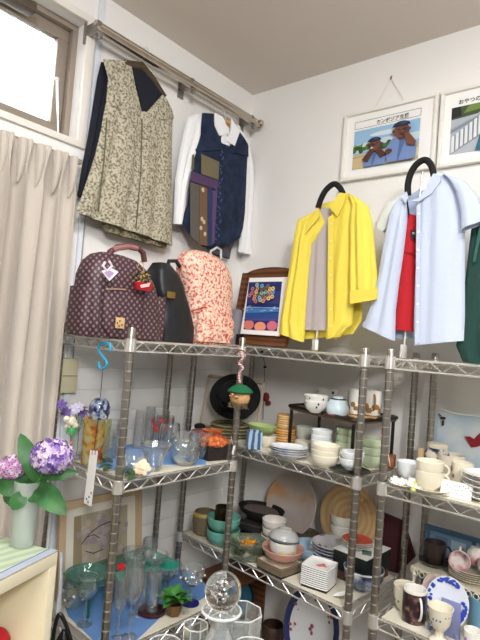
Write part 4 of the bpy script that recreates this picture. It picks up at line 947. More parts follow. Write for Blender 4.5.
# leaning framed picture and black hat in the corner, woven rings under them
zr = ZR[3]+TL
BK = M('beige frame moulding', (176, 160, 140), .6)
t = thing('leaning_picture', 'beige wooden frame leaning in the corner behind the black hat', 'picture frame', (.25, -.15, zr))
A1, A2 = at_y(209, 376, -.17), at_y(264, 379, -.17); A3, A4 = Vector((A2.x+.004, -.20, zr+.002)), Vector((A1.x+.004, -.20, zr+.002)); A2.z = A1.z
b = B()
for a, c_ in ((A1, A2), (A2, A3), (A3, A4), (A4, A1)): b.tube([a, c_], .0075, 4)
b.build('frame', BK, t)
b = B(); b.poly([A1, A2, A3, A4], (0, .004, 0)); b.build('mount_board', M('pale grey mount', (198, 192, 182), .8), t)
hc = at_y(234, 396, -.25); kq = depth(hc)/F
t = thing('black_hat', 'black felt hat leaning against the beige frame in the corner', 'hat', Vector((hc.x, hc.y, zr)))
A = axes(Vector((.30, -.9, .25))); b = B()
b.lathe([(0, .05), (.045, .048), (.052, .03), (.056, .006), (27*kq, -.004), (27.5*kq, -.008), (.05, -.001), (.046, .03), (0, .045)], hc, 36, rot=A, sx=.84); b.build('brim_and_crown', BLACKF, t)
b = B(); b.tube([hc+A@Vector((.057*math.cos(a), .057*math.sin(a), .010)) for a in [PI*i/12 for i in range(25)]], .003, 6); b.build('hat_band', M('black ribbon', (30, 28, 28), .5), t)
WOV = M('olive woven straw', (120, 112, 80), .9, pat=('wave', 60, [(.3, (84, 80, 54)), (.7, (142, 134, 98))]), bump=.6, bscale=160)
cpos = at_z(212, 441, zr); cpos = Vector((.245, -.27, zr))
for i in range(4):
    r_ = .082-.002*i; b = B(); b.lathe([(r_-.018, .002), (r_-.006, 0), (r_, .006), (r_-.006, .012), (r_-.018, .010), (r_-.018, .002)], cpos+Vector((0, 0, .0122*i)), 40, wob=lambda a, z_: .012*math.sin(26*a))
    tag(b.build('woven_ring', WOV, loc=cpos+Vector((0, 0, .0122*i))), 'olive woven straw ring, %s of the pile below the black hat' % posword(i, 4), 'straw ring', 'woven straw rings')
# hanging garland on the right wall
t = thing('hanging_garland', 'thin dark string with dark red beads hanging on the wall in the corner', 'garland', at_y(264, 352, -.01))
b = B(); gp = [at_y(u, v, -.012) for u, v in ((262, 352), (265, 365), (264, 390), (263, 420))]; b.tube(gp, .0012, 5); b.build('string', INK, t)
b = B(); b.ball(gp[0], (.007, .006, .007), seg=8); b.build('knob', BLACK, t)
b = B(); b.ball(at_y(265, 367, -.014), (.009, .006, .006), seg=8); b.ball(at_y(266, 397, -.016), (.017, .010, .020), seg=10); b.ball(at_y(268, 403, -.016), (.014, .010, .012), seg=10); b.build('dark_red_bead', M('dark red felt', (120, 44, 38), .9), t)

# ================================================================ corner unit, middle shelf
z = zr
ware('striped_cup', 'square-sided cup with blue and white stripes at the left end of the shelf', 'cup', 'mug', 253, 450, z, 19, 17, M('blue striped glaze', (96, 124, 160), .3, pat=('waveX', 22, [(.35, (62, 94, 140)), (.6, (170, 190, 206))])), 'R', seg=4, t=.004, c=spot(253, 450, z, 19, .9, 'R')[0], r=.036)
GRN = M('leaf green glaze', (164, 186, 120), .3, coat=.3)
ware('green_dish', 'leaf green oval bowl tipped on the pale bowl behind the striped cup', 'bowl', 'bowl', 0, 0, z, 0, 9, GRN, None, c=Vector((.425, -.305, 0)), r=.058, lift=.040, sq=.7, t=.003)
ware('pale_bowl', 'cream bowl holding the green oval bowl behind the striped cup', 'bowl', 'deep', 0, 0, z, 0, 12, CREAM, None, c=Vector((.445, -.31, 0)), r=.040)
WD = M('honey turned wood', (206, 168, 106), .45, pat=('wave', 40, [(.3, (186, 142, 82)), (.7, (222, 188, 128))]))
DWD = M('amber turned wood', (190, 140, 74), .45, pat=('wave', 36, [(.3, (164, 112, 54)), (.7, (210, 164, 98))]))
o = stack('wooden_bowl', 'amber wooden bowl, %s of the two wider ones under the honey wood bowls', 'bowl', 'barrel', 284, 446, z, 23, 10, 17, 2, DWD, 'R', 'amber wooden bowls', t=.003)
zz = topz(o[1], 8); o2 = o[0]
for i in range(3):
    cw = Vector((o2.location.x-.003, o2.location.y, 0)); ware('wooden_bowl', 'honey wood bowl, %s of the three on the amber bowls' % posword(i, 3), 'bowl', 'barrel', 0, 0, zz+.0155*i, 0, 6.5, WD, None, 'honey wood bowls', c=cw, r=.031, t=.003)
RIMB = M('dark rim glaze', (72, 62, 66), .3)
PLW = M('white plate with faint blue print', (222, 226, 232), .2, coat=.4, pat=('noise', 30, [(.35, (170, 184, 210)), (.5, (226, 230, 236)), (.62, (232, 232, 232))]))
stack('plate', 'oval white plate, %s of the pile before the wooden bowls', 'plate', 'plate', 288, 463, z, 39, 4.5, 11, 4, PLW, 'R', 'oval patterned plates', band=(RIMB, .93, 1.0), sq=.8)
b = B(); pp = at_z(291, 447, z+.036)
ware('grey_cup', 'pale grey cup, upper of the two left of the white bowls', 'cup', 'taper', 303, 449, z, 18, 14, M('grey green glaze', (188, 192, 180), .25, coat=.3), 'R', lift=.026)
ware('grey_cup', 'cream grey bowl, lower of the two left of the white bowls', 'cup', 'deep', 303, 452, z, 19, 10, M('sand glaze', (210, 204, 186), .25, coat=.3), 'R')
WB = M('bluish white porcelain', (228, 232, 234), .16, coat=.4)
stack('white_bowl', 'small white bowl, %s of the tall white stack', 'bowl', 'deep', 320, 459, z, 21, 9, 28, 5, WB, 'R', 'white bowls stacked in the middle')
stack('cream_bowl', 'wide cream bowl, %s of the three at the shelf edge', 'bowl', 'deep', 324, 470, z, 28, 12, 22, 3, CREAM, 'R', 'cream bowls at the shelf edge')
stack('celadon_bowl', 'pale green bowl, %s of the three left of the front post', 'bowl', 'deep', 344, 461, z, 20, 11, 32, 4, PGREEN, 'R', 'pale green bowls, left stack')
stack('celadon_bowl', 'pale green bowl, %s of the stack seen right of the front post', 'bowl', 'deep', 370, 468, z, 24, 12, 28, 3, PGREEN, 'R', 'pale green bowls, right stack')
t = ware('black_saucer', 'black saucer under the small white bowls by the front post', 'saucer', 'plate', 350, 476, z, 40, 3, BLACK, 'R', t=.002)
cb = Vector((t.location.x, t.location.y, 0))
for i in range(2): ware('white_bowl', 'small white bowl on the black saucer, %s of two' % ('lower', 'upper')[i], 'bowl', 'deep', 0, 0, z+.010+.020*i, 0, 11, WB, None, 'white bowls on the black saucer', c=cb+Vector((.004*i, 0, 0)), r=.036)
t = thing('paper_folder', 'buff paper folder standing at the right end of the shelf', 'folder', at_z(388, 470, z))
c = at_y(386, 456, -.20); c.z = z+.055
b = B(); b.box(c, (.004, .09, .10), rot=Matrix.Rotation(-.25, 3, 'Y')@rz(.5), bev=.001); b.build('cover', M('buff card', (214, 190, 158), .8), t)
b = B(); b.box(c+Vector((.014, .0, -.035)), (.03, .07, .035), rot=rz(.3), bev=.003); tag(b.build('wooden_block', M('red brown wood', (142, 82, 52), .5), loc=c+Vector((.014, 0, -.05))), 'small red-brown wooden block behind the buff folder', 'block')

# black riser and what stands on it
zt = 1.288
FL, FR_, BR_, BL_ = Vector((.485, -.245, zt)), Vector((.800, -.335, zt)), Vector((.835, -.09, zt)), Vector((.50, -.055, zt))
t = thing('black_riser', 'black lacquered display riser with slim legs on the middle shelf', 'riser', (.65, -.18, z))
cor = [FL, FR_, BR_, BL_]; pts = []
for i, p in enumerate(cor):
    a, n_ = cor[i-1], cor[(i+1) % 4]
    for f in (0, .25, .5, .75, 1): pts.append((p+(a-p).normalized()*.025).lerp(p, f).lerp(p.lerp(p+(n_-p).normalized()*.025, f), f))
b = B(); b.poly(pts, (0, 0, -.012)); b.build('top', M('riser top varnish', (120, 92, 68), .35), t)
b = B(); b.tube(pts+[pts[0]], .0065, 8); b.build('rim', BLACK, t)
for p in cor:
    q_ = p.lerp(sum(cor, Vector())/4, .09); b = B(); b.tube([q_+Vector((0, 0, -.01)), Vector((q_.x, q_.y, z))], .006, 8); b.build('leg', BLACK, t)
zz = zt+.001
BLF = M('navy brush flowers', (56, 66, 92), .4)
stack('patterned_bowl', 'white bowl with dark brush strokes on the riser, %s of two', 'bowl', 'bowl', 315, 413, zz, 25, 12, 17, 2, WHITE, None, 'brush painted bowls on the riser', deco=(BLF, 5, (.55, .8), .11))
ware('patterned_cup', 'white cup with a dark rim mark at the back of the riser', 'cup', 'deep', 327, 405, zz, 22, 16, WHITE, None, deco=(BLF, 4, (.8,), .12))
c, r, k = spot(337, 416, zz, 23, .8)
t = thing('lidded_jar', 'pale blue lidded jar with a dark line round its lid on the riser', 'jar', c)
PB = M('pale blue glaze', (202, 220, 226), .2, coat=.4)
b = B(); b.lathe([(0, 0), (r*.86, 0), (r, .012), (r*.96, .030), (r*.72, .048), (r*.70, .050), (0, .050)], c, 28); b.build('body', PB, t)
b = B(); b.lathe([(0, .052), (r*.5, .052), (r*.44, .060), (r*.1, .063), (0, .064)], c, 24); b.build('lid', PB, t)
b = B(); b.lathe([(r*.70, .049), (r*.56, .053), (r*.50, .0535), (r*.5, .050), (r*.7, .049)], c, 24); b.build('dark_line', INK, t)
b = B(); b.lathe([(0, -.0), (r*1.15, 0), (r*1.2, .004), (r*1.1, .004), (0, .003)], c+Vector((0, 0, -.001)), 28); b.build('wooden_base', M('maroon wood base', (104, 52, 40), .5), t)
MB_ = M('brown painted flower', (150, 110, 62), .5)
ware('white_tumbler', 'plain white tumbler right of the lidded jar on the riser', 'cup', 'straight', 350, 415, zz, 11, 22, WB, None)
cst = ware('wooden_coaster', 'round woven wooden coaster under the mugs at the front of the riser', 'coaster', 'straight', 362, 419, zz, 30, 1.5, LWOOD, None, t=.004)
ware('flowered_mug', 'white mug with a brown painted flower, left one of the pair on the riser', 'mug', 'mug', 356, 417, zz, 17, 24, WHITE, None, lift=.008, deco=(MB_, 5, (.25, .4), .35))
ware('flowered_mug', 'white mug with brown flower and handle, right one of the pair on the riser', 'mug', 'mug', 371, 418, zz, 18, 24, WHITE, None, lift=.008, deco=(MB_, 5, (.2, .35), .4), handle=VD, hmat=MB_)
ware('white_tumbler', 'plain white tumbler at the right corner of the riser', 'cup', 'straight', 382, 412, zz, 13, 22, WB, None)
#==PART4==
# ================================================================ corner unit, lower shelf
z = ZR[2]+TL
c, r, k = spot(262, 519, z, 44, .9, 'R'); c = Vector((.27, -.20, z))
c = at_y(262, 500, -.17); c.z = z
for i, (rr_, hh, m_, lab) in enumerate(((.085, .036, BLACK, 'black lacquer box, lowest of the dark pile at the back'), (.083, .034, M('dark grey lacquer', (44, 42, 42), .3, coat=.3), 'dark grey lacquer box under the black basket at the back'))):
    p = c+Vector((0, 0, .037*i)); t = thing('lacquer_box', lab, 'box', p); b = B(); b.box(p+Vector((0, 0, hh/2)), (rr_*2, rr_*1.5, hh), rot=rz(.2), bev=.006); b.build('box_body', m_, t)
    b = B(); b.box(p+Vector((0, 0, hh*.72)), (rr_*2+.002, rr_*1.5+.002, .0015), rot=rz(.2)); b.build('lid_seam', M('grey seam', (96, 92, 90), .4), t)
p = c+Vector((0, 0, .0735))
t = thing('black_basket', 'shallow oval black basket on top of the dark boxes', 'basket', p)
b = B(); b.lathe(walls('dishy', .098, .040, .005), p, 32, sy=.72); b.build('basket_body', M('black wicker', (26, 23, 22), .7, bump=.8, bscale=140), t)
b = B(); b.lathe([(.0, .026), (.078, .028), (.07, .034), (0, .033)], p, 28, sy=.7); b.build('grey_lining', M('dusty brown cloth', (112, 100, 96), .9), t)
# left end
ware('brown_jar', 'olive brown stoneware jar with a yellow rim at the left end of the shelf', 'jar', 'barrel', 200, 535, z, 25, 22, M('olive brown stoneware', (120, 106, 82), .5, bump=.2), 'R', band=(M('yellow ochre glaze', (188, 164, 84), .4), .84, .98), t=.004)
TQ = M('teal green glaze', (112, 178, 160), .22, coat=.4)
o = stack('teal_bowl', 'teal green bowl, %s of the pair behind the near post', 'bowl', 'deep', 222, 547, z, 34, 15, 27, 2, TQ, 'R', 'teal green bowls', t=.004)
cc = Vector(o[1].location)
ware('dark_cup', 'dark olive glass cup standing in the teal green bowls', 'cup', 'straight', 0, 0, cc.z+.006, 0, 23, M('dark olive glass', (52, 44, 26), .08, 0, .3), None, c=Vector((cc.x-.01, cc.y, 0)), r=.027, handle=VD+.5)
GG = TG('greenish clear glass', (232, 240, 226), .5, .06)
stack('glass_dish', 'wide clear square glass dish, %s of the pile under the amber glass', 'dish', 'dishy', 248, 564, z, 46, 9, 19, 4, GG, 'R', 'clear square glass dishes', seg=4, t=.003)
gl = spot(247, 557, z, 26, .6, 'R')[0]
gl = at_z(247, 552, z+.03)
t = thing('amber_glass', 'clear glass bowl full of amber glass beads', 'bowl', gl)
b = B(); b.lathe(walls('deep', .036, .040, .002), gl, 24); b.build('glass_body', GLASS, t)
b = B(); rnd = random.Random(6)
for i in range(44):
    a, q_ = rnd.uniform(0, 2*PI), rnd.uniform(0, .026); b.ball(gl+Vector((q_*math.cos(a), q_*math.sin(a), .012+rnd.uniform(0, .026))), rnd.uniform(.004, .006), seg=6)
b.build('amber_beads', M('amber glass bead', (226, 150, 26), .15, 0, .25, 1.4), t)
ware('patterned_bowl', 'pale blue patterned bowl behind the amber glass', 'bowl', 'deep', 251, 533, z, 22, 12, PB, 'R', lift=.02, deco=(BLF, 8, (.6,), .1), foot=WB)
# big standing tray and wicker disc
GRT = M('mottled grey ochre glaze', (176, 168, 164), .4, pat=('noise', 7, [(.36, (196, 138, 76)), (.46, (182, 166, 152)), (.6, (186, 178, 176))]))
standing_plate('oval_platter', 'large round grey platter with an ochre edge standing against the wall', 'platter', (293, 504), .085, 29, 31, GRT, lean=12, thk=.016)
standing_plate('wicker_disc', 'large round woven rattan tray standing against the wall', 'tray', (350, 517), .085, 32, 33, M('coiled rattan', (190, 158, 112), .6, pat=('rings', 14, [(.3, (178, 146, 100)), (.7, (192, 162, 118))]), bump=.3, bscale=150), lean=10, thk=.012)
o = stack('white_bowl', 'white bowl, %s of the stack behind the grey lidded bowl', 'bowl', 'deep', 272, 556, z, 25, 11, 34, 4, M('warm grey porcelain', (222, 216, 210), .2, coat=.4), 'R', 'white bowls behind the grey bowl')
sq = spot(279, 577, z, 44, .8, 'R')[0]
SQM = M('sand square plate glaze', (206, 196, 176), .35)
def square_plate(lab, p, s_, mat, rimm, grp, ang, name='square_plate'):
    t = thing(name, lab, 'plate', p, grp); Rz = rz(ang); b = B(); N_ = 6; rows = []
    for j in range(-N_, N_+1):
        r_ = []
        for i in range(-N_, N_+1):
            x, y = i/N_, j/N_; e = max(abs(x), abs(y)); sq_ = 1-.05*(min(abs(x), abs(y))**2); r_.append(p+Rz@Vector((x*s_*sq_, y*s_*sq_, .0035+.006*max(0, (e-.55)/.45)**1.6)))
        rows.append(r_)
    b.grid(rows); b.grid([[v-Vector((0, 0, .0035)) for v in r_] for r_ in rows])
    ed = [rows[0][i] for i in range(2*N_+1)]+[rows[j][2*N_] for j in range(1, 2*N_+1)]+[rows[2*N_][i] for i in range(2*N_-1, -1, -1)]+[rows[j][0] for j in range(2*N_-1, 0, -1)]
    b.build('plate_body', mat, t); b = B(); b.tube(ed+[ed[0]], .0021, 6); b.build('rim', rimm, t); return t
ks = depth(sq)/F
o1 = square_plate('sand square plate, lowest of the pile under the pink bowl', sq, 17*ks, SQM, M('brown rim glaze', (128, 112, 92), .4), 'sand square plates', -.12)
b = B(); b.lathe([(0, 0), (17*ks*1.36, 0), (17*ks*1.36, .0016), (0, .0016)], sq+Vector((0, 0, .0002)), 4, rot=rz(-.12+PI/4)); b.build('gap_shade_sheet', M('painted plate gap shade', (66, 62, 60), .4), o1)  # dark sheet puts the shade between the stacked plates into colour
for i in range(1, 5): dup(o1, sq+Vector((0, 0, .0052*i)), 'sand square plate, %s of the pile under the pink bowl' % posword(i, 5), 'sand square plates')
zz = z+.0052*4+.009
PK = M('dusty pink glaze', (206, 152, 140), .3, coat=.3)
pk = ware('pink_bowl', 'dusty pink wide bowl on the sand square plates', 'bowl', 'bowl', 0, 0, zz, 0, 12, PK, None, c=sq+Vector((.0, .012, 0)), r=21.5*ks, t=.004)
wc = ware('white_bowl', 'white bowl with a yellow-green dot, standing in the pink bowl', 'bowl', 'deep', 0, 0, zz+.008, 0, 17, M('soft white porcelain', (226, 226, 218), .2, coat=.4), None, c=sq+Vector((0, .012, 0)), r=14.5*ks, deco=(M('yellow green dot', (190, 204, 110), .4), 5, (.5,), .2))
gb = sq+Vector((.0, .012, 0)); gz = zz+.008+17*ks
t = thing('grey_bowl', 'grey ribbed bowl turned upside down on the white bowl', 'bowl', Vector((gb.x, gb.y, gz)))
b = B(); r = 15.5*ks; b.lathe([(r, .0), (r*.97, .012), (r*.78, .026), (r*.45, .034), (r*.44, .038), (r*.36, .038), (r*.35, .034), (0, .034)], Vector((gb.x, gb.y, gz)), 36, rot=Matrix.Rotation(R_(-8), 3, 'X')); b.build('bowl_body', M('pale grey ribbed glaze', (176, 178, 176), .3, coat=.3), t)
b = B(); b.lathe([(r*1.005, .0), (r*1.0, .006), (r*.985, .006), (r*.99, 0), (r*1.005, .0)], Vector((gb.x, gb.y, gz)), 36, rot=Matrix.Rotation(R_(-8), 3, 'X')); b.build('dotted_rim', M('dark dotted rim', (92, 96, 100), .4), t)
c, r, k = spot(308, 546, z, 30, .5, 'R')
t = thing('lidded_bowl', 'dark olive lidded bowl behind the light blue bowl', 'bowl', c)
OD = M('dark olive lacquer', (84, 76, 58), .3, coat=.3)
b = B(); b.lathe([(0, 0), (r*.5, 0), (r*.9, .02), (r*.95, .036), (0, .036)], c, 28); b.build('bowl_body', OD, t)
b = B(); b.lathe([(r, .037), (r*.96, .042), (r*.6, .054), (r*.3, .056), (0, .056)], c, 28); b.build('lid', OD, t)
ware('light_blue_bowl', 'light blue bowl with dark spots between the pink bowl and the square plates', 'bowl', 'bowl', 309, 562, z, 38, 14, M('light blue glaze', (164, 196, 216), .2, coat=.4), 'R', deco=(BLF, 5, (.85,), .13), t=.004)
stack('flower_saucer', 'scalloped grey-white saucer with dark spots, %s of the pile', 'saucer', 'plate', 331, 571, z, 42, 6, 24, 7, M('grey white saucer', (206, 208, 216), .25, coat=.4, pat=('noise', 34, [(.34, (72, 80, 120)), (.42, (206, 208, 216)), (.7, (216, 214, 216))])), 'R', 'scalloped saucers', band=(M('slate rim', (112, 112, 130), .3), .9, 1.0))
sp = spot(318, 592, z, 38, .85, 'R')[0]; ks = depth(sp)/F
WSQ = M('white square plate glaze', (240, 240, 238), .2, coat=.4); KR = M('painted plate gap shade', (66, 62, 60), .4)
s0 = square_plate('white square plate, lowest of the pile at the shelf edge', sp, 14.2*ks, WSQ, WSQ, 'white square plates', .15)
b = B(); b.lathe([(0, -.0), (19.2*ks, .0), (19.2*ks, .0018), (0, .0018)], sp+Vector((0, 0, .0003)), 4, rot=rz(.15+PI/4)); b.build('gap_shade_sheet', KR, s0)  # dark sheet again, painting the shaded gaps of the white pile
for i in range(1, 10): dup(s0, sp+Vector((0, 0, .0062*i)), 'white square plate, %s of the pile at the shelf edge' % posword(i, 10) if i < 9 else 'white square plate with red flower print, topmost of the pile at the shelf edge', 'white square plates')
top_ = sp+Vector((0, 0, .0062*9+.0038)); topo = [o for o in bpy.data.objects if o.get('label', '').startswith('white square plate with red')][0]; ORG[topo.name] = sp+Vector((0, 0, .0558))
b = B(); rnd = random.Random(9)
for i in range(9): a = rnd.uniform(0, 6.3); q_ = rnd.uniform(0, .016); b.ball(top_+Vector((.006+q_*math.cos(a), .004+q_*math.sin(a), .0003)), (rnd.uniform(.005, .010), rnd.uniform(.004, .007), .0006), rot=rz(a), seg=8)
b.build('red_flower_print', M('salmon red print', (206, 110, 102), .4), topo)
stack('white_bowl', 'thick white bowl, %s of the stack in front of the rattan tray', 'bowl', 'deep', 344, 558, z, 27, 14, 42, 4, M('thick ivory porcelain', (228, 226, 214), .25, coat=.3), 'R', 'thick white bowls by the rattan tray', t=.004)
# dark boxes near the right end
bx = at_z(375, 585, z); bx = Vector((.765, -.20, z))
ware('blue_bowl', 'deep blue and white bowl behind the front post, under the dark box', 'bowl', 'deep', 362, 598, z, 40, 20, M('blue white brushed glaze', (84, 100, 140), .25, coat=.3, pat=('noise', 30, [(.4, (46, 60, 100)), (.55, (120, 132, 156)), (.7, (206, 210, 214))])), 'R', t=.004, band=(WHITE, .92, 1.0))
c = at_y(376, 552, -.17); c.x = min(c.x, .772)
t = thing('black_box', 'dark green-black gift box with a white printed lid at the right end', 'box', Vector((c.x, c.y, z)))
zt_ = c.z
b = B(); b.box((c.x, c.y, z+(zt_-z)*.5+.012), (.12, .16, (zt_-z)*.65), rot=rz(-.05), bev=.002); b.build('box_body', M('green black card', (26, 34, 30), .6), t)
b = B(); b.box((c.x, c.y, z+.018), (.116, .156, .034), rot=rz(-.05), bev=.002); b.build('box_base', M('brown card', (92, 60, 44), .7), t)
lz = z+(zt_-z)*.825+.0135
b = B(); b.box((c.x, c.y, lz), (.122, .162, .003), rot=rz(-.05)); b.build('lid', M('white printed lid', (232, 234, 230), .5), t)
b = B(); b.box((c.x+.03, c.y-.03, lz+.002), (.03, .04, .0006), rot=rz(.4)); b.build('lid_print', M('grey green print', (96, 120, 110), .6), t)
stack('red_plate', 'white plate, %s of the pile under the red plate', 'plate', 'plate', 369, 553, lz+.002, 38, 4, 8, 3, WHITE, None, 'white plates on the dark box', c=Vector((c.x-.015, c.y-.01, 0)), r=.052, t=.002)
ware('red_plate', 'brick red plate on top of the white plates on the dark box', 'plate', 'plate', 0, 0, lz+.0155, 0, 4, M('brick red glaze', (196, 84, 66), .3, coat=.3), None, c=Vector((c.x-.015, c.y-.01, 0)), r=.050, t=.0025)
p = at_z(356, 606, z); p = Vector((min(p.x, .80), max(p.y, -.36), z))
t = thing('folded_leaflet', 'white fan-folded leaflet lying before the blue bowl', 'leaflet', p)
b = B()
rows = [[p+Vector((.035*f-.02+.006*(i % 2), -.0, .003+.006*(i % 2)))+Vector((0, .007*i*(.6+.8*f)-.01, .012*f)) for f in (0, .5, 1)] for i in range(7)]
b.grid(rows); b.grid([[v+Vector((0, 0, .0008)) for v in r_] for r_ in rows]); b.build('pages', PAPER, t)
# burgundy box between the units
t = thing('burgundy_box', 'tall burgundy box leaning at the back between the two shelving units', 'box', at_y(392, 560, -.06))
q = [at_y(u, v, -.022) for u, v in ((384, 512), (405, 521), (416, 556), (400, 572), (380, 566))]
b = B(); b.poly(q, (0, -.018, 0)); b.build('box_body', M('burgundy cloth cover', (62, 20, 26), .8), t)

# lowest shelf of the corner unit
z = ZR[1]+TL
MR = M('magenta plum flowers', (150, 74, 92), .4)
rnd = random.Random(12)
fl_ = [(math.cos(a)*.7+dx, math.sin(a)*.72+dy, .05, .04) for a in (1.57, .5, 2.6, -.2, 3.4) for dx, dy in ((0, 0), (.07, .04), (-.05, .07), (.02, -.07))]+[(0, .05, .05, .05), (.05, -.03, .05, .04), (-.02, -.1, .04, .05)]
standing_plate('oval_platter', 'large white oval platter with navy rim and plum flowers, under the corner shelves', 'platter', (313, 628), .26, 31, 41, M('pale platter glaze', (216, 218, 222), .2, coat=.4), lean=12, rim=M('navy blue glaze', (34, 46, 96), .25, coat=.4), thk=.014, deco=[('plum_flowers', MR, fl_)])
t = standing_plate('blue_plate', 'round turquoise plate in the dark at the back left under the corner shelves', 'plate', (244, 598), .10, 15, 19, M('turquoise glaze', (64, 122, 146), .3, coat=.3), lean=8, rim=M('dark navy rim', (26, 34, 52), .4))
c = at_y(225, 600, -.2); c.z = z
t = thing('wooden_crate', 'dark open wooden crate on the lowest shelf in the corner', 'crate', Vector((.25, -.18, z)))
for nm, ce, sz in (('crate_side', (.245, -.29, z+.10), (.16, .012, .20)), ('crate_side', (.245, -.07, z+.10), (.16, .012, .20)), ('crate_side', (.17, -.18, z+.10), (.012, .21, .20)), ('crate_lid', (.245, -.18, z+.206), (.18, .24, .012))):
    b = B(); b.box(ce, sz, bev=.002); b.build(nm, DWOOD, t)
ware('brown_pot', 'low brown stoneware pot on the lowest corner shelf beside the platter', 'pot', 'barrel', 272, 646, z, 24, 17, M('dark brown stoneware', (72, 54, 40), .5), 'R')

# ================================================================ right unit, middle shelf
z = ZS[3]+TL
t = thing('butterfly_cloth', 'pale blue cloth panel with a dark red butterfly pinned up behind the teacups', 'cloth', at_y(460, 470, -.055))
rows = []
tp = [(431, 411), (440, 409), (452, 413), (465, 415), (485, 416), (510, 420)]; bt = [(427, 500), (438, 500), (450, 500), (465, 500), (485, 500), (510, 500)]
for f in range(9): rows.append([at_y(a+(c_-a)*f/8+.6*math.sin(f+i), b_+(d-b_)*f/8, -.03-.004*math.sin(i*1.7+f*.5)) for i, ((a, b_), (c_, d)) in enumerate(zip(tp, bt))])
for r_ in rows:
    for v in r_: v.z = max(v.z, z+.002)
b = B(); b.grid(rows); o = b.build('panel', M('pale blue tie-dye cotton', (206, 220, 228), .9, pat=('noise', 9, [(.35, (186, 206, 222)), (.6, (222, 228, 228))])), t, solid=.002)
b = B(); b.tube([v+Vector((0, -.002, 0)) for v in rows[0]], .003, 6); b.tube([r_[0]+Vector((0, -.002, 0)) for r_ in rows], .0025, 6); b.build('hem', M('white hem', (236, 236, 230), .9), t)
b = B(); q = lambda u, v: at_y(u, v, -.039)
b.poly([q(u, v) for u, v in ((464.5, 436.5), (470, 436.5), (474, 439), (477, 435.5), (482, 431.5), (486, 430.5), (487, 440), (482, 445), (477, 447), (471, 447.5), (468.5, 443))], (0, .001, 0))
b.build('butterfly_print', M('dark red butterfly', (142, 30, 44), .8), t)
t = thing('paper_clip', 'dark bulldog clip holding the corner of the pale blue cloth panel', 'clip', at_y(443, 419, -.07))
b = B(); b.box(at_y(443, 418, -.039), (.016, .008, .008), bev=.002); b.box(at_y(443, 423, -.040), (.006, .004, .018), bev=.001); b.tube([at_y(441, 416, -.041), at_y(439, 414, -.045)], .002, 5); b.build('clip_body', M('gunmetal', (72, 72, 66), .4, .7), t)
IND = M('indigo brush pattern', (210, 206, 190), .3, coat=.3, pat=('noise', 36, [(.44, (30, 36, 66)), (.5, (90, 100, 130)), (.56, (222, 216, 196))]))
c, r, k = spot(436, 472, z, 26, .7, 'S')
t = thing('patterned_teapot', 'indigo brush patterned pot with a cream lid behind the teacups', 'teapot', c)
b = B(); b.lathe([(0, 0), (r*.7, 0), (r, .022), (r*1.02, .05), (r*.8, .070), (r*.7, .074), (0, .074)], c, 28); b.build('body', IND, t)
b = B(); b.lathe([(0, .074), (r*.76, .074), (r*.8, .080), (r*.76, .088), (r*.4, .092), (0, .092)], c, 28); b.build('lid', CREAM, t)
ca = Vector((-RT.x, -RT.y, 0)).normalized()
b = B(); b.box(c+ca*(r+.010)+Vector((0, 0, .045)), (.018, .014, .05), bev=.004); b.build('handle', M('bamboo handle', (206, 180, 140), .5), t)
ware('white_saucer', 'plain white saucer under the left white teacup', 'saucer', 'plate', 405, 488, z, 32, 3, WHITE, 'S', t=.002)
ware('white_teacup', 'plain white teacup on a saucer, left of the doubled teacups', 'cup', 'cup', 408, 482, z, 24, 17, WB, 'S', lift=.005, t=.002)
sc, r, k = spot(428, 497, z, 46, .6, 'S')
ware('white_saucer', 'cream saucer under the doubled teacups', 'saucer', 'plate', 0, 0, z, 0, 5, CREAM, None, c=sc, r=r, t=.003)
for i in range(2): ware('teacup', 'cream teacup with handle, %s of the two stacked cups in the middle' % ('lower', 'upper')[i], 'cup', 'cup', 0, 0, z+.006+.026*i, 0, 18, CREAM, None, 'stacked cream teacups', c=sc+Vector((0, 0, 0)), r=14*k*(1-.02*i), t=.0022, handle=math.atan2(-ca.y, -ca.x)-.25)
ware('teacup', 'pale cream cup lying tilted between the doubled teacups and the leaf mug', 'cup', 'cup', 450, 478, z, 26, 22, M('ivory porcelain', (230, 222, 208), .25, coat=.3), 'S', t=.0022)
LB = M('brown leaf print', (150, 124, 98), .5)
ware('leaf_mug', 'cream mug with brown leaf print, behind the handwritten card', 'mug', 'mug', 461, 491, z, 21, 26, CREAM, 'S', t=.003, deco=(LB, 4, (.5, .75), .25), handle=math.atan2(-ca.y, -ca.x)-2.0)
YGP = M('yellow green fruit print', (196, 206, 110), .4)
o = stack('rimmed_plate', 'white plate with a dark rim, %s of the pile at the right', 'plate', 'plate', 486, 503, z, 46, 5, 26, 5, WHITE, 'S', 'dark rimmed plates', band=(M('dark olive rim', (60, 56, 44), .3), .9, 1.0), t=.003)
t = thing('china_flowers', 'cluster of small white china flowers at the left front of the shelf', 'ornament', at_z(397, 489, z))
for (u, v) in ((388, 486), (393, 489), (399, 487), (402, 491), (407, 489), (412, 493), (396, 484), (415, 490)):
    p = at_z(u, v, z); p.y = max(p.y, -.395); p.x = max(p.x, .948); blossom(t, p+Vector((0, 0, .010)), .012, M('white china petal', (246, 244, 236), .3), 5, Vector((.4, -.6, .7)), 'china_flower')
b = B()
for (u, v) in ((411, 475), (413, 490)): p = at_z(u, v, z+.012); b.ball(p, .007, seg=8)
b.build('yellow_green_centre', YGP, t)
t = thing('napkin_ring', 'small white china ring with yellow-green fruit print before the left teacup', 'ring', at_z(409, 490, z))
p = at_z(409, 489, z); p.y = max(p.y, -.39)
b = B(); b.lathe(walls('barrel', .013, .026, .002), p, 20); b.build('ring_body', WHITE, t); b = B(); b.ball(p+Vector((.009, -.009, .016)), (.006, .003, .006), seg=8); b.build('fruit_print', YGP, t)
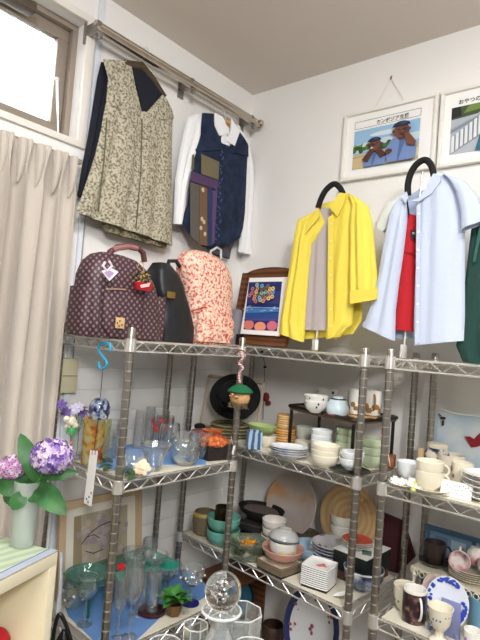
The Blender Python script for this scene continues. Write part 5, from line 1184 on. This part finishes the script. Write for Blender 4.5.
# handwritten card
c1, c2 = at_y(442, 479, -.385), at_y(473, 485, -.385); w_ = (c2-c1).length; h_ = .040
bl = Vector((c1.x-.001, -.392, z+.001)); U = Vector((1, 0, 0)); V = Vector((0, math.sin(R_(16)), math.cos(R_(16))))
n_ = U.cross(V)
t = thing('price_card', 'white handwritten card standing at the shelf edge before the teacups', 'card', bl+U*w_/2)
b = B(); b.poly([bl, bl+U*w_, bl+U*w_+V*h_, bl+V*h_], -n_*.001); b.poly([bl+V*h_, bl+U*w_+V*h_, bl+U*w_+Vector((0, .03, 0)), bl+Vector((0, .03, 0))], n_*.0008); b.build('card', PAPER, t)
PEN = M('blue pen ink', (52, 62, 116), .8)
rnd = random.Random(21); b = B()
for row, (y_, x0_, x1_) in enumerate(((.74, .08, .92), (.50, .2, .78), (.26, .42, .72))):
    x = x0_
    while x < x1_:
        for s_ in range(3):
            a_ = bl+U*w_*(x+rnd.uniform(0, .05))+V*h_*(y_+rnd.uniform(-.07, .07))+n_*.0012; b.tube([a_, a_+U*w_*rnd.uniform(-.03, .04)+V*h_*rnd.uniform(-.09, .09)], .00042, 4)
        x += .085
b.build('handwriting', PEN, t)

# ================================================================ right unit, lower shelf
z = ZS[2]+TL
t = thing('blue_framed_picture', 'dark blue framed picture standing at the back of the lower right shelf', 'picture', at_y(465, 560, -.06))
O4 = at_y(428, 523, -.085); hF = O4.z-z; U4, V4 = Vector((1, 0, 0)), Vector((0, .06, .998)); O4 = Vector((O4.x, -.104, z+.001)); nn4 = U4.cross(V4)
b = B()
for (x0, x1, z0, z1) in ((0, .30, 0, .012), (0, .30, hF-.012, hF), (0, .012, .012, hF-.012), (.288, .30, .012, hF-.012)): b.poly([O4+U4*x+V4*z_ for x, z_ in ((x0, z0), (x1, z0), (x1, z1), (x0, z1))], nn4*.012)
b.build('frame', M('slate blue frame', (62, 92, 120), .4), t)
art('print', t, O4+U4*.012+V4*.012, U4*.276, V4*(hF-.024), [((128, 150, 168), [(0, 0), (1, 0), (1, 1), (0, 1)]), ((104, 130, 156), [(0, 0), (.46, 0), (.46, 1), (0, 1)]), ((84, 112, 142), [(.06, .1), (.2, .1), (.2, .9), (.06, .9)]), ((150, 172, 186), [(.24, .1), (.4, .1), (.4, .9), (.24, .9)]), ((56, 84, 116), [(.46, 0), (.5, 0), (.5, 1), (.46, 1)]), ((168, 184, 194), [(.56, .1), (.72, .1), (.72, .9), (.56, .9)])])
# white filigree riser
IV = M('ivory cast metal', (226, 220, 200), .45)
rt = z+.094
a0_, a1_ = at_z(406, 561, rt), at_z(474, 586, rt)
e_ = Vector((a1_.x-a0_.x, a1_.y-a0_.y, 0)).normalized(); 
a0_ = Vector((.960, -.236, rt)); e_ = Vector((.99, -.12, 0)).normalized(); m_ = Vector((.12, .99, 0)); Lr, Dr = .235, .115
def rp(x, y, zz=0): return a0_+e_*x+m_*y+Vector((0, 0, zz))
t = thing('filigree_riser', 'ivory display riser with a pierced scroll edge on the lower right shelf', 'riser', Vector((a0_.x+.12, a0_.y+.08, z)))
b = B(); b.poly([rp(0, 0), rp(Lr, 0), rp(Lr, Dr), rp(0, Dr)], (0, 0, -.005)); b.build('top', IV, t)
b = B()
for i in range(12): x = .008+Lr/12*i; b.tube([rp(x+.008+.008*math.cos(a), -.001, -.014+.008*math.sin(a)) for a in [PI*j/5 for j in range(11)]], .0018, 5)
for i in range(8): y = .004+Dr/8*i; b.tube([rp(-.001, y+.008+.008*math.cos(a), -.014+.008*math.sin(a)) for a in [PI*j/5 for j in range(11)]], .0018, 5)
b.build('scroll_edge', IV, t)
for x, y in ((.008, .008), (Lr-.008, .008), (.008, Dr-.008), (Lr-.008, Dr-.008)): p = rp(x, y); b = B(); b.lathe([(0, 0), (.005, 0), (.004, .05), (.008, .08), (.009, rt-z-.004), (0, rt-z-.004)], Vector((p.x, p.y, z)), 10); b.build('leg', IV, t)
zz = rt+.001
DB = M('dark brown stoneware glaze', (52, 42, 38), .35, coat=.2)
cm = rp(.042, .062); cm.z = zz
ware('dark_saucer', 'dark brown saucer under the dark brown mug on the ivory riser', 'saucer', 'plate', 0, 0, zz, 0, 5, DB, None, c=cm, r=.044, t=.003)
ware('dark_mug', 'dark brown stoneware mug on the ivory riser', 'mug', 'taper', 0, 0, zz+.006, 0, 21, DB, None, c=cm, r=.032, t=.004, handle=math.atan2(-ca.y, -ca.x))
cp_ = rp(.152, .062); cp_.z = zz
pl0 = ware('gilt_plate', 'cream plate with gilt rim, lowest of the pile under the floral cups', 'plate', 'plate', 0, 0, zz, 0, 5, CREAM, None, 'gilt rimmed plates', c=cp_, r=.062, t=.0025, band=(M('gilt edge', (176, 156, 110), .3, .5), .9, 1.0))
for i in range(1, 5): dup(pl0, pl0.location+Vector((0, 0, .0055*i)), 'cream plate with gilt rim, %s of the pile under the floral cups' % posword(i, 5), 'gilt rimmed plates')
FC = M('pink rose print china', (234, 226, 222), .2, coat=.4, pat=('noise', 26, [(.38, (186, 120, 134)), (.46, (226, 196, 200)), (.55, (238, 232, 226)), (.72, (198, 208, 190))]))
zc_ = zz+.0055*4+.012
def cup_tilt(lab, off, ax, mat=FC):
    p = cp_+Vector(off); p.z = zc_+off[2]; th = thing('floral_cup', lab, 'cup', p, 'rose print cups'); A = axes(ax, (0, 0, 1)); r, h = .029, .042
    b = B(); b.lathe(walls('deep', r, h, .0022), p, 24, rot=A); b.build('body', mat, th)
    b = B(); b.tube([p+A@Vector((math.cos(a)*.012+r*.85, 0, h*.5+math.sin(a)*.013)) for a in [-PI/2+PI*i/8 for i in range(9)]], .0028, 6); b.build('handle', mat, th); return th
dr = Vector((math.cos(VD), math.sin(VD), 0))
cup_tilt('rose print cup lying on its side, left of the three piled up', Vector(rt_ := (-.030, -.012, .022)), dr*.9-Vector((.35, 0, -.05)))
cup_tilt('rose print cup lying on its side at the right of the pile', Vector((.026, -.006, .022)), dr*.9+Vector((.5, .1, 0)))
cup_tilt('rose print cup turned upside down at the top of the pile', Vector((.002, .022, .052)), Vector((0.1, 0, -1)))
# front row
SG = M('grey green leaf ring', (112, 122, 108), .4)
ware('leafy_bowl', 'cream footed bowl with a grey leaf border behind the dark patterned mug', 'bowl', 'cup', 0, 0, z, 0, 25, CREAM, None, c=Vector((.982, -.318, 0)), r=.036, t=.003, deco=(SG, 12, (.45,), .1))
DPM = M('dark maroon print mug', (56, 36, 36), .3, coat=.4, pat=('noise', 46, [(.42, (28, 26, 34)), (.55, (64, 32, 34)), (.75, (150, 122, 110))]))
ware('print_mug', 'tall mug with dark maroon print and white handle at the front of the lower shelf', 'mug', 'mug', 413, 627, z, 23, 33, WHITE, 'S', t=.003, handle=VD+.15, hmat=WHITE, band=(DPM, .06, .93), hs=.7)
standing_plate('pink_plate', 'pale mauve plate standing behind the blue floral plate', 'plate', (437, 588), .285, 13, 14, M('pale mauve glaze', (206, 184, 176), .3, coat=.3), lean=14)
BF = M('cobalt blue blossom', (48, 66, 170), .35)
bf = []
rnd = random.Random(15)
for i in range(64):
    a = rnd.choice([rnd.uniform(.5, 1.9), rnd.uniform(2.9, 4.0), rnd.uniform(-.9, .2), rnd.uniform(0, 6.28)]); q_ = rnd.uniform(.74, .95); bf.append((math.cos(a)*q_, math.sin(a)*q_, rnd.uniform(.05, .10), rnd.uniform(.04, .085)))
standing_plate('blue_floral_plate', 'white plate with cobalt blue flowers round its rim, standing on a small easel', 'plate', (448, 602), .325, 21, 24, M('bluish plate glaze', (224, 230, 242), .2, coat=.4), lean=16, deco=[('blue_flowers', BF, bf)], thk=.01)
t = thing('plate_easel', 'clear lavender plastic easel holding the blue floral plate', 'stand', at_z(447, 625, z))
LAV = TG('lavender clear plastic', (178, 186, 222), .3, .4)
ct = at_y(448, 600, -.35)
b = B(); b.poly([Vector((ct.x-.026, -.366, z)), Vector((ct.x+.040, -.366, z)), Vector((ct.x+.032, -.350, z+.085)), Vector((ct.x-.016, -.350, z+.085))], (0, .003, 0)); b.build('back_plate', LAV, t)
for s_ in (-1, 1): b = B(); b.tube([Vector((ct.x+.034*s_, -.36, z+.004)), Vector((ct.x+.036*s_, -.380, z+.006)), Vector((ct.x+.036*s_, -.382, z+.020))], .004, 6); b.build('prong', LAV, t)
c, r, k = spot(442, 640, z, 23, .5, 'S')
c = Vector((at_z(443, 636, z).x-.0, -.405, z))
t = thing('egg_cup', 'cream footed goblet cup with blue sprigs in front of the blue floral plate', 'cup', c)
r = .030; pr = [(0, 0), (r*.8, 0), (r*.82, .004), (r*.4, .012), (r*.34, .026), (r*.6, .034), (r*.88, .048), (r*.95, .07), (r*1.06, .086), (r*1.02, .0865), (r*.9, .07), (r*.8, .05), (r*.4, .038), (0, .036)]
b = B(); b.lathe(pr, c, 28); b.build('body', CREAM, t)
b = B()
for i in range(22): a = i*1.1; f = .050+.010*(i % 3); d = Vector((math.cos(a), math.sin(a), 0)); b.ball(c+d*r*.93+Vector((0, 0, f)), (.0032, .0024, .0008), rot=axes(d), seg=6)
b.build('blue_sprigs', M('slate blue sprig', (84, 96, 140), .4), t)
ware('blue_cup', 'steel blue cup at the right edge of the lower shelf', 'cup', 'straight', 482, 634, z, 28, 30, M('steel blue glaze', (110, 156, 184), .25, coat=.3), 'S')
c = Vector((at_z(476, 645, z).x, -.385, z))
ware('lavender_cup', 'small white cup with lavender print at the lower right corner', 'cup', 'deep', 0, 0, z, 0, 20, WHITE, None, c=c, r=.022, deco=(M('lavender print', (160, 130, 190), .4), 6, (.6,), .25))

# ================================================================ glassware unit, low shelf
z = ZL[1]+TL
sheet('blue_cloth', 'large blue cloth spread under the glasses on the low shelf', 'cloth', [(62, 598), (68, 616), (100, 647), (132, 645), (166, 612), (195, 603), (214, 592), (190, 571), (155, 560), (80, 572)], z, BLUECL)
z += .0016
# leaning watercolour in a wooden frame
T4 = [at_x(57, 502, .03), at_x(139, 486, .03)]; zt_ = (T4[0].z+T4[1].z)/2; y0_, y1_ = T4[0].y, T4[1].y; H_ = zt_-z
t = thing('leaning_picture', 'pine framed watercolour of a plum branch leaning on the wall behind the low glasses', 'picture', Vector((.06, (y0_+y1_)/2, z)))
U5, V5 = Vector((0, 1, 0)), Vector((-.035, 0, H_)).normalized(); O5 = Vector((.068, y0_, z+.001)); n5 = U5.cross(V5); Wd5, Hd5 = y1_-y0_, H_
def m5(x0, x1, z0, z1, o_, th_): b.poly([O5+U5*x+V5*q_+n5*o_ for x, q_ in ((x0, z0), (x1, z0), (x1, z1), (x0, z1))], n5*th_)
b = B(); fw = .024
for a_ in ((0, Wd5, 0, fw), (0, Wd5, Hd5-fw, Hd5), (0, fw, fw, Hd5-fw), (Wd5-fw, Wd5, fw, Hd5-fw)): m5(*a_, 0, .016)
b.build('frame', PINE, t)
b = B(); m5(fw, Wd5-fw, fw, Hd5-fw, .001, .004); b.build('mat_board', M('ivory mat board', (228, 222, 208), .8), t)
px = fw+.035; rnd = random.Random(33)
lay = [((176, 164, 142), [(0, 0), (1, 0), (1, 1), (0, 1)]), ((150, 136, 108), [(0, 0), (.16, 0), (.12, 1), (0, 1)])]
for k in range(70): lay.append((rnd.choice([(172, 156, 158), (184, 170, 168), (160, 146, 150), (190, 178, 170)]), ell(.5+rnd.gauss(0, .2), .6+rnd.gauss(0, .2), .05, .06, 8)))
def br(pts, w_): 
    l = [(x, y+w_) for x, y in pts]+[(x, y-w_) for x, y in reversed(pts)]; lay.append(((84, 70, 74), l))
br([(.12, .48), (.25, .62), (.42, .72), (.62, .76), (.85, .68)], .012); br([(.12, .48), (.2, .58), (.34, .6), (.46, .5)], .010); br([(.2, .34), (.34, .26), (.52, .28)], .010); br([(.62, .4), (.7, .5), (.72, .6)], .006)
art('watercolour', t, O5+U5*px+V5*(fw+.04)+n5*.0052, U5*(Wd5-2*px), V5*(Hd5-2*fw-.07), lay, .00006)
# teal riser with cloth
TC = M('teal green cloth', (22, 142, 122), .85, bump=.2)
zq = z+.090
t = thing('glass_riser', 'teal tinted glass riser with four legs carrying bowls on the low shelf', 'riser', (.13, -.66, z))
b = B(); b.poly([Vector((.085, -.84, zq)), Vector((.23, -.84, zq)), Vector((.23, -.50, zq)), Vector((.085, -.50, zq))], (0, 0, -.005)); b.build('top', TEALG, t)
for p in ((.095, -.83), (.22, -.83), (.22, -.51), (.095, -.51)): b = B(); b.tube([Vector((*p, z)), Vector((*p, zq-.005))], .005, 8); b.build('leg', M('dark teal leg', (24, 92, 84), .3), t)
o = sheet('teal_cloth', 'teal green cloth folded on the glass riser', 'cloth', [(111, 574), (118, 582), (141, 573), (178, 570), (178, 563), (160, 553), (140, 566), (120, 566)], zq+.0005, TC, .0018)
zq += .0025
ware('teal_bowl', 'wide teal tinted ribbed glass bowl on the left of the riser', 'bowl', 'bowl', 87, 590, zq, 45, 13, TG('teal ribbed glass', (180, 226, 216), .5, .08), None, t=.003, band=(TG('teal glass rim', (90, 170, 155), .3, .3), .93, 1.0))
ware('crystal_bowl', 'clear cut crystal bowl on the teal green cloth', 'bowl', 'bowl', 155, 568, zq, 25, 12, GLASS, None, t=.004)
ware('crystal_dish', 'small clear crystal dish with lid behind the crystal bowl', 'dish', 'barrel', 149, 557, zq, 16, 16, GLASS, None, t=.003)
ware('crystal_bowl', 'clear crystal bowl left of the cut crystal bowl on the riser', 'bowl', 'deep', 132, 566, zq, 22, 14, GLASS, None, t=.003)
p = at_z(121, 571, zq)
t = thing('red_flower', 'small red artificial flower on the teal green cloth', 'flower', p)
blossom(t, p+Vector((0, 0, .012)), .014, M('bright red petal', (206, 24, 40), .6), 6, Vector((.5, -.6, .6)), 'petals', .5)
blossom(t, p+Vector((0.003, -.003, .016)), .009, M('bright red petal', (206, 24, 40), .6), 5, Vector((.5, -.6, .6)), 'inner_petals', .6)
WPR = M('white printed mark', (246, 246, 246), .5)
ware('round_glass', 'round clear glass with white printed marks beside the cream cabinet', 'glass', 'globe', 73, 610, z, 26, 32, GLASS, 'L', t=.002, deco=(WPR, 4, (.35, .5, .6), .13))
stem('wine_glass', 'stemmed glass left of the front post, behind it the teal bowl', 84, 628, z, 22, 48, .5, sh='L', kind='wine')
stem('champagne_flute', 'tall slim stemmed glass just right of the front post', 117, 640, z, 16, 62, .6, sh='L', kind='flute')
stem('wine_glass', 'large wine glass at the front edge of the low shelf', 128, 648, z, 22, 70, .55, sh='L', kind='wine')
stem('champagne_flute', 'tall flute glass behind the large wine glass', 134, 618, z, 15, 56, .6, sh='L', kind='flute')
CST = M('burgundy coaster', (60, 24, 34), .4)
cc = ware('burgundy_coaster', 'round burgundy coaster under the cut tumbler', 'coaster', 'straight', 151, 619, z, 27, 3, CST, 'L', t=.003)
ware('cut_tumbler', 'tall clear cut tumbler on the burgundy coaster', 'glass', 'taper', 0, 0, z+.005, 0, 40, GLASS, None, c=Vector(cc.location)+Vector((0, 0, 0)), r=.026, t=.003)
ware('tumbler', 'clear tall tumbler left of the cut tumbler', 'glass', 'taper', 141, 612, z, 18, 38, GLASS, 'L', t=.002)
stem('coupe_glass', 'wide stemmed coupe glass behind the potted plant', 165, 600, z, 28, 32, .5, sh='L', kind='coupe')
stem('coupe_glass', 'clear stemmed glass with a dark blue foot near the right end', 190, 607, z, 25, 36, .55, foot=M('cobalt glass foot', (24, 34, 110), .1), sh='L', kind='coupe', deco=WPR)
c, r, k = spot(173, 622, z, 18, .7, 'L')
t = thing('potted_plant', 'small bright green plant in a brown pot on the low shelf', 'plant', c)
b = B(); b.lathe(walls('taper', r, .034, .003), c, 6); b.build('pot', M('brown wooden pot', (116, 88, 52), .6), t)
b = B(); b.lathe([(0, .024), (r*.85, .026), (0, .028)], c, 10); b.build('soil', M('potting soil', (50, 38, 28), .95), t)
b = B(); rnd = random.Random(17)
for i in range(30):
    a = i*2.4; ln = rnd.uniform(.030, .052); el = rnd.uniform(.0, .9); s0_ = c+Vector((.008*math.cos(a), .008*math.sin(a), .036+rnd.uniform(0, .022))); leaf_mesh(b, s0_, s0_+Vector((math.cos(a)*ln*math.cos(el), math.sin(a)*ln*math.cos(el), ln*math.sin(el)-.002)), .013)
b.build('leaves', M('fresh mint leaf', (62, 128, 50), .5), t)

# ================================================================ cream cabinet, hydrangeas
ct_ = .95; K0 = Vector((.391, -1.062, ct_)); e1 = Vector((math.cos(R_(-71)), math.sin(R_(-71)), 0)); e2 = Vector((-e1.y, e1.x, 0))*-1   # along front, away from viewer
e2 = Vector((e1.y, -e1.x, 0))
t = thing('open_cabinet', 'cream painted open box cabinet at the lower left under the flower vase', 'cabinet', Vector((.33, -1.2, 0)))
Wc, Dc, Th = .62, .27, .022
def cbx(x0, x1, y0, y1, z0, z1, nm, mat=CREAMP):
    b = B(); Rm = Matrix((e1, -e2, Vector((0, 0, 1)))).transposed(); c_ = K0+e1*(x0+x1)/2+e2*(y0+y1)/2; c_.z = (z0+z1)/2
    b.box(c_, (x1-x0, y1-y0, z1-z0), rot=Rm, bev=.0015); return b.build(nm, mat, t)
cbx(0, Wc, 0, Dc, ct_-.030, ct_, 'top_panel'); cbx(0, .026, 0, Dc, .02, ct_-.030, 'side_panel'); cbx(Wc-.026, Wc, 0, Dc, .02, ct_-.030, 'side_panel'); cbx(.026, Wc-.026, Dc-.01, Dc, .02, ct_-.03, 'back_panel'); nf = Vector((e2.x, e2.y, 0)); rr_ = ray(-4, 645); ts = ((K0+e2*.10-CAM).dot(nf))/rr_.dot(nf); zi_ = (CAM+rr_*ts).z-.04; cbx(.026, Wc-.026, .004, Dc-.01, zi_-.022, zi_, 'inner_shelf'); cbx(0, Wc, 0, Dc, 0, .02, 'bottom_panel')
q = [K0+e1*.004+e2*.012, K0+e1*(Wc-.01)+e2*.012, K0+e1*(Wc-.01)+e2*(Dc-.006), K0+e1*.004+e2*(Dc-.006)]
b = B(); b.poly([v+Vector((0, 0, .0006)) for v in q], (0, 0, .002)); tag(b.build('green_mat', M('pale green mat', (192, 208, 178), .7, pat=('waveX', 10, [(.3, (180, 200, 166)), (.7, (204, 216, 190))])), loc=q[0].lerp(q[2], .5)), 'pale green mat with blue edge line on the cream cabinet top', 'mat')
q = [K0+e1*.0+e2*.0, K0+e1*(Wc-.01)+e2*.0, K0+e1*(Wc-.01)+e2*.022, K0+e1*.0+e2*.022]
b = B(); b.poly([v+Vector((0, 0, .0030)) for v in q], (0, 0, .0012)); tag(b.build('clear_film', M('bluish clear film', (206, 216, 232), .2, 0, .2), loc=q[0].lerp(q[2], .5)), 'bluish clear plastic strip along the front edge of the cabinet top', 'film')
b = B(); b.tube([K0+e1*.006+e2*.024+Vector((0, 0, .004)), K0+e1*(Wc-.02)+e2*.024+Vector((0, 0, .004))], .0011, 5); tag(b.build('blue_line', M('blue line', (90, 120, 190), .6), loc=K0+e1*.3+Vector((0, 0, .004))), 'thin blue line along the mat on the cabinet', 'cord')
nf = Vector((e2.x, e2.y, 0)); rr_ = ray(-4, 645); ts = ((K0+e2*.10-CAM).dot(nf))/rr_.dot(nf); p = CAM+rr_*ts
t2 = thing('red_ball', 'red round thing inside the open cabinet, at the lower left corner', 'ball', Vector((p.x, p.y, p.z-.04)))
b = B(); b.ball(p, (.032, .032, .04), seg=16); b.build('red_body', RED, t2)
# vase
vc = at_z(22, 549, ct_+.004); kv = depth(vc)/F; vr = 13.5*kv
hd = Vector((vc.x-CAM.x, vc.y-CAM.y, 0)).normalized(); vc = vc+hd*vr*.8
t = thing('glass_vase', 'frosted green-white glass vase holding two hydrangeas on the cabinet', 'vase', vc)
vh = 57*kv*1.15
b = B(); b.lathe([(0, 0), (vr*.78, 0), (vr*.84, .004), (vr*1.02, vh*.98), (vr*1.04, vh), (vr*1.0, vh), (vr*.94, vh*.9), (vr*.78, .012), (0, .010)], vc, 32); b.build('vase_body', FROST, t)
b = B(); b.lathe([(0, .012), (vr*.74, .013), (vr*.86, vh*.55), (0, vh*.552)], vc, 24); b.build('water', M('vase water', (232, 240, 228), .02, 0, 1, 1.33), t)
def hydrangea(label, ctr, R0, mats, n, rseed, stem_from, group):
    th = thing('hydrangea', label, 'flower', stem_from, group)
    b = B(); b.tube(smooth([stem_from, stem_from.lerp(ctr, .5)+Vector((0, 0, .01)), ctr]), .003, 8); b.build('stem', LEAF, th)
    rnd = random.Random(rseed); bs = [B() for _ in mats]
    for i in range(n):
        zf = 1-2*(i+.5)/n; a = i*2.39996; rr = math.sqrt(1-zf*zf); d = Vector((rr*math.cos(a), rr*math.sin(a), zf)); P = ctr+Vector((d.x*R0, d.y*R0, d.z*R0*.82))*(1+rnd.uniform(-.06, .05))
        A = axes(d+Vector((rnd.uniform(-.25, .25), rnd.uniform(-.25, .25), rnd.uniform(-.2, .2))), (rnd.random(), rnd.random(), rnd.random()+.01)); bb = bs[rnd.randrange(len(mats))]; s_ = R0*.155
        for k in range(4):
            a2 = k*PI/2; u_ = A@Vector((math.cos(a2), math.sin(a2), 0)); v_ = A@Vector((-math.sin(a2), math.cos(a2), 0)); w_ = A@Vector((0, 0, 1))
            bb.poly([P, P+(u_*.6-v_*.5)*s_+w_*s_*.12, P+u_*s_*1.15+w_*s_*.28, P+(u_*.6+v_*.5)*s_+w_*s_*.12])
    for bb, m_ in zip(bs, mats): bb.build('florets', m_, th, smooth=False)
    b = B(); b.ball(ctr, (R0*.9, R0*.9, R0*.74)); b.build('flower_core', M('violet calyx', (96, 84, 130), .9), th)
    return th
H1, H2, H3, H4 = M('violet floret', (150, 122, 196), .7), M('lavender floret', (192, 170, 220), .7), M('pale pink floret', (224, 204, 222), .7), M('deep violet floret', (104, 70, 156), .7)
rim_ = vc+Vector((0, 0, vh*.5))
c1 = at_d(52, 456, depth(vc)-.02); kk = depth(c1)/F
h1 = hydrangea('large violet hydrangea head, right of the two in the frosted vase', c1, 20*kk, [H1, H2, H3, H4, H3], 300, 1, rim_, 'hydrangeas in the frosted vase')
c2 = at_d(12, 467, depth(vc)); 
h2 = hydrangea('small pink hydrangea head, left of the two in the frosted vase', c2, 13.5*kk, [M('pink floret', (206, 156, 196), .7), H3, M('rose lilac floret', (190, 130, 186), .7)], 180, 2, rim_, 'hydrangeas in the frosted vase')
HL = M('hydrangea leaf', (52, 106, 50), .45, pat=('noise', 26, [(.35, (34, 84, 40)), (.65, (60, 118, 56))]))
def hleaf(par, u1, v1, u2, v2, w_, d1=0, d2=0, up=None):
    b = B(); A_ = at_d(u1, v1, depth(vc)+d1); C_ = at_d(u2, v2, depth(vc)+d2); leaf_mesh(b, A_, C_, w_*kk, up or (CAM-A_).normalized(), n=10); b.build('leaf', HL, par)
hleaf(h1, 38, 482, 20, 433, 11, 0, .02); hleaf(h1, 36, 485, 66, 514, 13, 0, -.04); hleaf(h1, 42, 476, 78, 472, 7, 0, .0); hleaf(h1, 30, 492, 46, 472, 11, .02, 0); hleaf(h1, 26, 494, 34, 460, 9, .03, .03)
hleaf(h2, 22, 492, -6, 482, 10, 0, .0); hleaf(h2, 24, 496, 8, 505, 8, 0, -.03); hleaf(h2, 22, 494, 2, 498, 9, 0, .02); hleaf(h2, 26, 490, 2, 476, 12, .03, .03); hleaf(h2, 24, 492, 12, 510, 9, -.02, -.04); hleaf(h1, 28, 490, 30, 466, 12, .02, .03); hleaf(h1, 30, 494, 40, 500, 7, -.01, -.03)
# plastic sheet and black bag beside the cabinet
p0 = at_d(60, 560, depth(K0)+.06)
t = thing('plastic_film', 'strip of clear plastic film hanging between the cabinet and the shelving', 'film', Vector((p0.x, p0.y, .80)))
rows = [[at_d(u+.8*math.sin(i*1.3+j), v, depth(K0)+.05+.006*j) for j, u in enumerate((x0_, (x0_+x1_)/2, x1_))] for i, (x0_, x1_, v) in enumerate(((60, 63, 552), (59, 63, 572), (58, 63, 592), (56.5, 61.5, 610), (57, 60, 624)))]
b = B(); b.grid(rows); b.build('film', M('milky clear film', (226, 232, 240), .2, 0, .5, 1.2), t, solid=.001)
p1 = at_d(62, 640, depth(K0)+.03)
t = thing('black_shoulder_bag', 'shiny black bag squeezed beside the cream cabinet at the bottom', 'bag', Vector((p1.x, p1.y, p1.z-.12)))
b = B(); cb = at_d(62, 650, depth(K0)+.04); b.lathe([(0, -.10), (.03, -.098), (.036, -.05), (.032, .0), (.018, .030), (.006, .05), (0, .052)], cb, 20, sx=.9, sy=.7); b.build('body', M('shiny black vinyl', (16, 16, 18), .18, coat=.6), t)
b = B(); b.tube(smooth([at_d(u, v, depth(K0)+.04) for u, v in ((52, 648), (55, 626), (60, 614), (67, 628), (73, 648))]), .005, 8); b.build('strap', BLACK, t)

# ================================================================ foreground table with decanter and glasses
tz = .735
g0 = at_d(225, 620, .96)
t = thing('display_table', 'dark table below the frame carrying the glass decanter', 'table', Vector((g0.x, g0.y, 0)))
tcn = Vector((g0.x+.05, g0.y-.03, 0)); Rt_ = rz(R_(-40))
b = B(); b.box(tcn+Vector((0, 0, tz-.012)), (.55, .32, .024), rot=Rt_, bev=.003); b.build('table_top', M('dark table laminate', (46, 42, 40), .4), t)
for sx_ in (-1, 1):
    for sy_ in (-1, 1): b = B(); b.box(tcn+Rt_@Vector((.25*sx_, .135*sy_, (tz-.024)/2)), (.03, .03, tz-.024), rot=Rt_); b.build('leg', BLACK, t)
dc = at_d(223, 591, .93); kd = .93/F
D0 = Vector((dc.x, dc.y, tz))
t = thing('glass_decanter', 'clear glass decanter with a large ball stopper in the foreground', 'decanter', D0)
Rb = 18.3*kd; nz_ = dc.z-Rb*.98   # bottom of the ball
b = B(); b.ball(dc, (Rb, Rb, Rb*1.04), seg=32); b.build('ball_stopper', CRYSTAL, t)
b = B()
rnd = random.Random(41)
for i in range(14): a = rnd.uniform(0, 6.28); b.ball(dc+Vector((rnd.uniform(-.011, .011), rnd.uniform(-.011, .011), rnd.uniform(-.016, .014))), (.0035, .0015, .004), rot=rz(a), seg=6)
b.build('silver_inclusions', M('silver flakes', (226, 222, 226), .2, .9), t)
hh = nz_-tz
b = B(); pr = [(0, 0), (.045, 0), (.050, .01), (.050, hh*.60), (.040, hh*.74), (.020, hh*.86), (.017, hh*.90), (.028, hh*.965), (.033, hh*.985), (.033, hh), (.028, hh), (.014, hh*.91), (.017, hh*.87), (.036, hh*.74), (.046, hh*.6), (.046, .012), (0, .010)]
b.lathe(pr, D0, 36); b.build('bottle', TG('heavy bottle glass', (250, 252, 252), .9, .10), t)
b = B(); b.lathe([(0, .014), (.042, .016), (.042, hh*.66), (.03, hh*.74), (0, hh*.75)], D0, 24); b.build('white_filling', M('white crystals', (240, 242, 240), .7), t)
b = B(); b.tube([D0+Vector((.0345*math.cos(a), .0345*math.sin(a), hh-.002)) for a in [PI*i/16 for i in range(33)]], .0025, 8); b.build('lip', TG('rim glass', (250, 252, 252), .8, .45), t)
b = B(); b.lathe([(0, hh*.86), (.012, hh*.87), (.011, hh*.93), (.016, hh*.99), (.014, hh*1.01), (0, hh*1.01)], D0, 20); b.build('stopper_neck', GLASS, t)
def octglass(label, u, v, wpx, dep, n, inside=None, name='octagonal_glass'):
    top = at_d(u, v, dep); r = wpx/2*dep/F; o = Vector((top.x, top.y, tz)); h = top.z-tz
    th = thing(name, label, 'glass', o); b = B(); b.lathe([(0, 0), (r*.7, 0), (r*.72, .004), (r*1, h*.97), (r*1.0, h), (r*.94, h), (r*.93, h*.96), (r*.66, .012), (0, .012)], o, n, rot=rz(.35)); b.build('glass_body', GLASS, th)
    b = B(); cs = [o+Vector((r*.98*math.cos(2*PI*i/n+.35), r*.98*math.sin(2*PI*i/n+.35), h)) for i in range(n+1)]; b.tube(cs, .0013, 6)
    if n == 8:
        for p_ in cs[:8]: b.tube([p_, o+(p_-o-Vector((0, 0, h)))*.8+Vector((0, 0, h*.35))], .0010, 5)
    b.build('rim', TG('rim glass', (250, 252, 252), .8, .45), th)
    if inside: b = B(); b.lathe([(0, .02), (r*.66, .02), (r*.8, h*.62), (r*.4, h*.70), (0, h*.68)], o, 20, wob=lambda a, z_: .08*math.sin(5*a)); b.build('tissue_filling', inside, th)
    return th
TIS = M('white tissue', (236, 240, 238), .9)
octglass('clear octagonal glass with white tissue inside, right of the decanter', 240, 611, 46, .99, 8, TIS)
octglass('clear ribbed glass with pink potpourri behind the decanter, at its left', 196, 625, 26, .97, 8, M('pink potpourri', (206, 130, 130), .9))
octglass('round clear glass rim at the bottom edge left of the decanter', 165, 644, 34, .92, 20)
octglass('round clear glass rim at the bottom edge right of the decanter', 252, 648, 40, .9, 20)
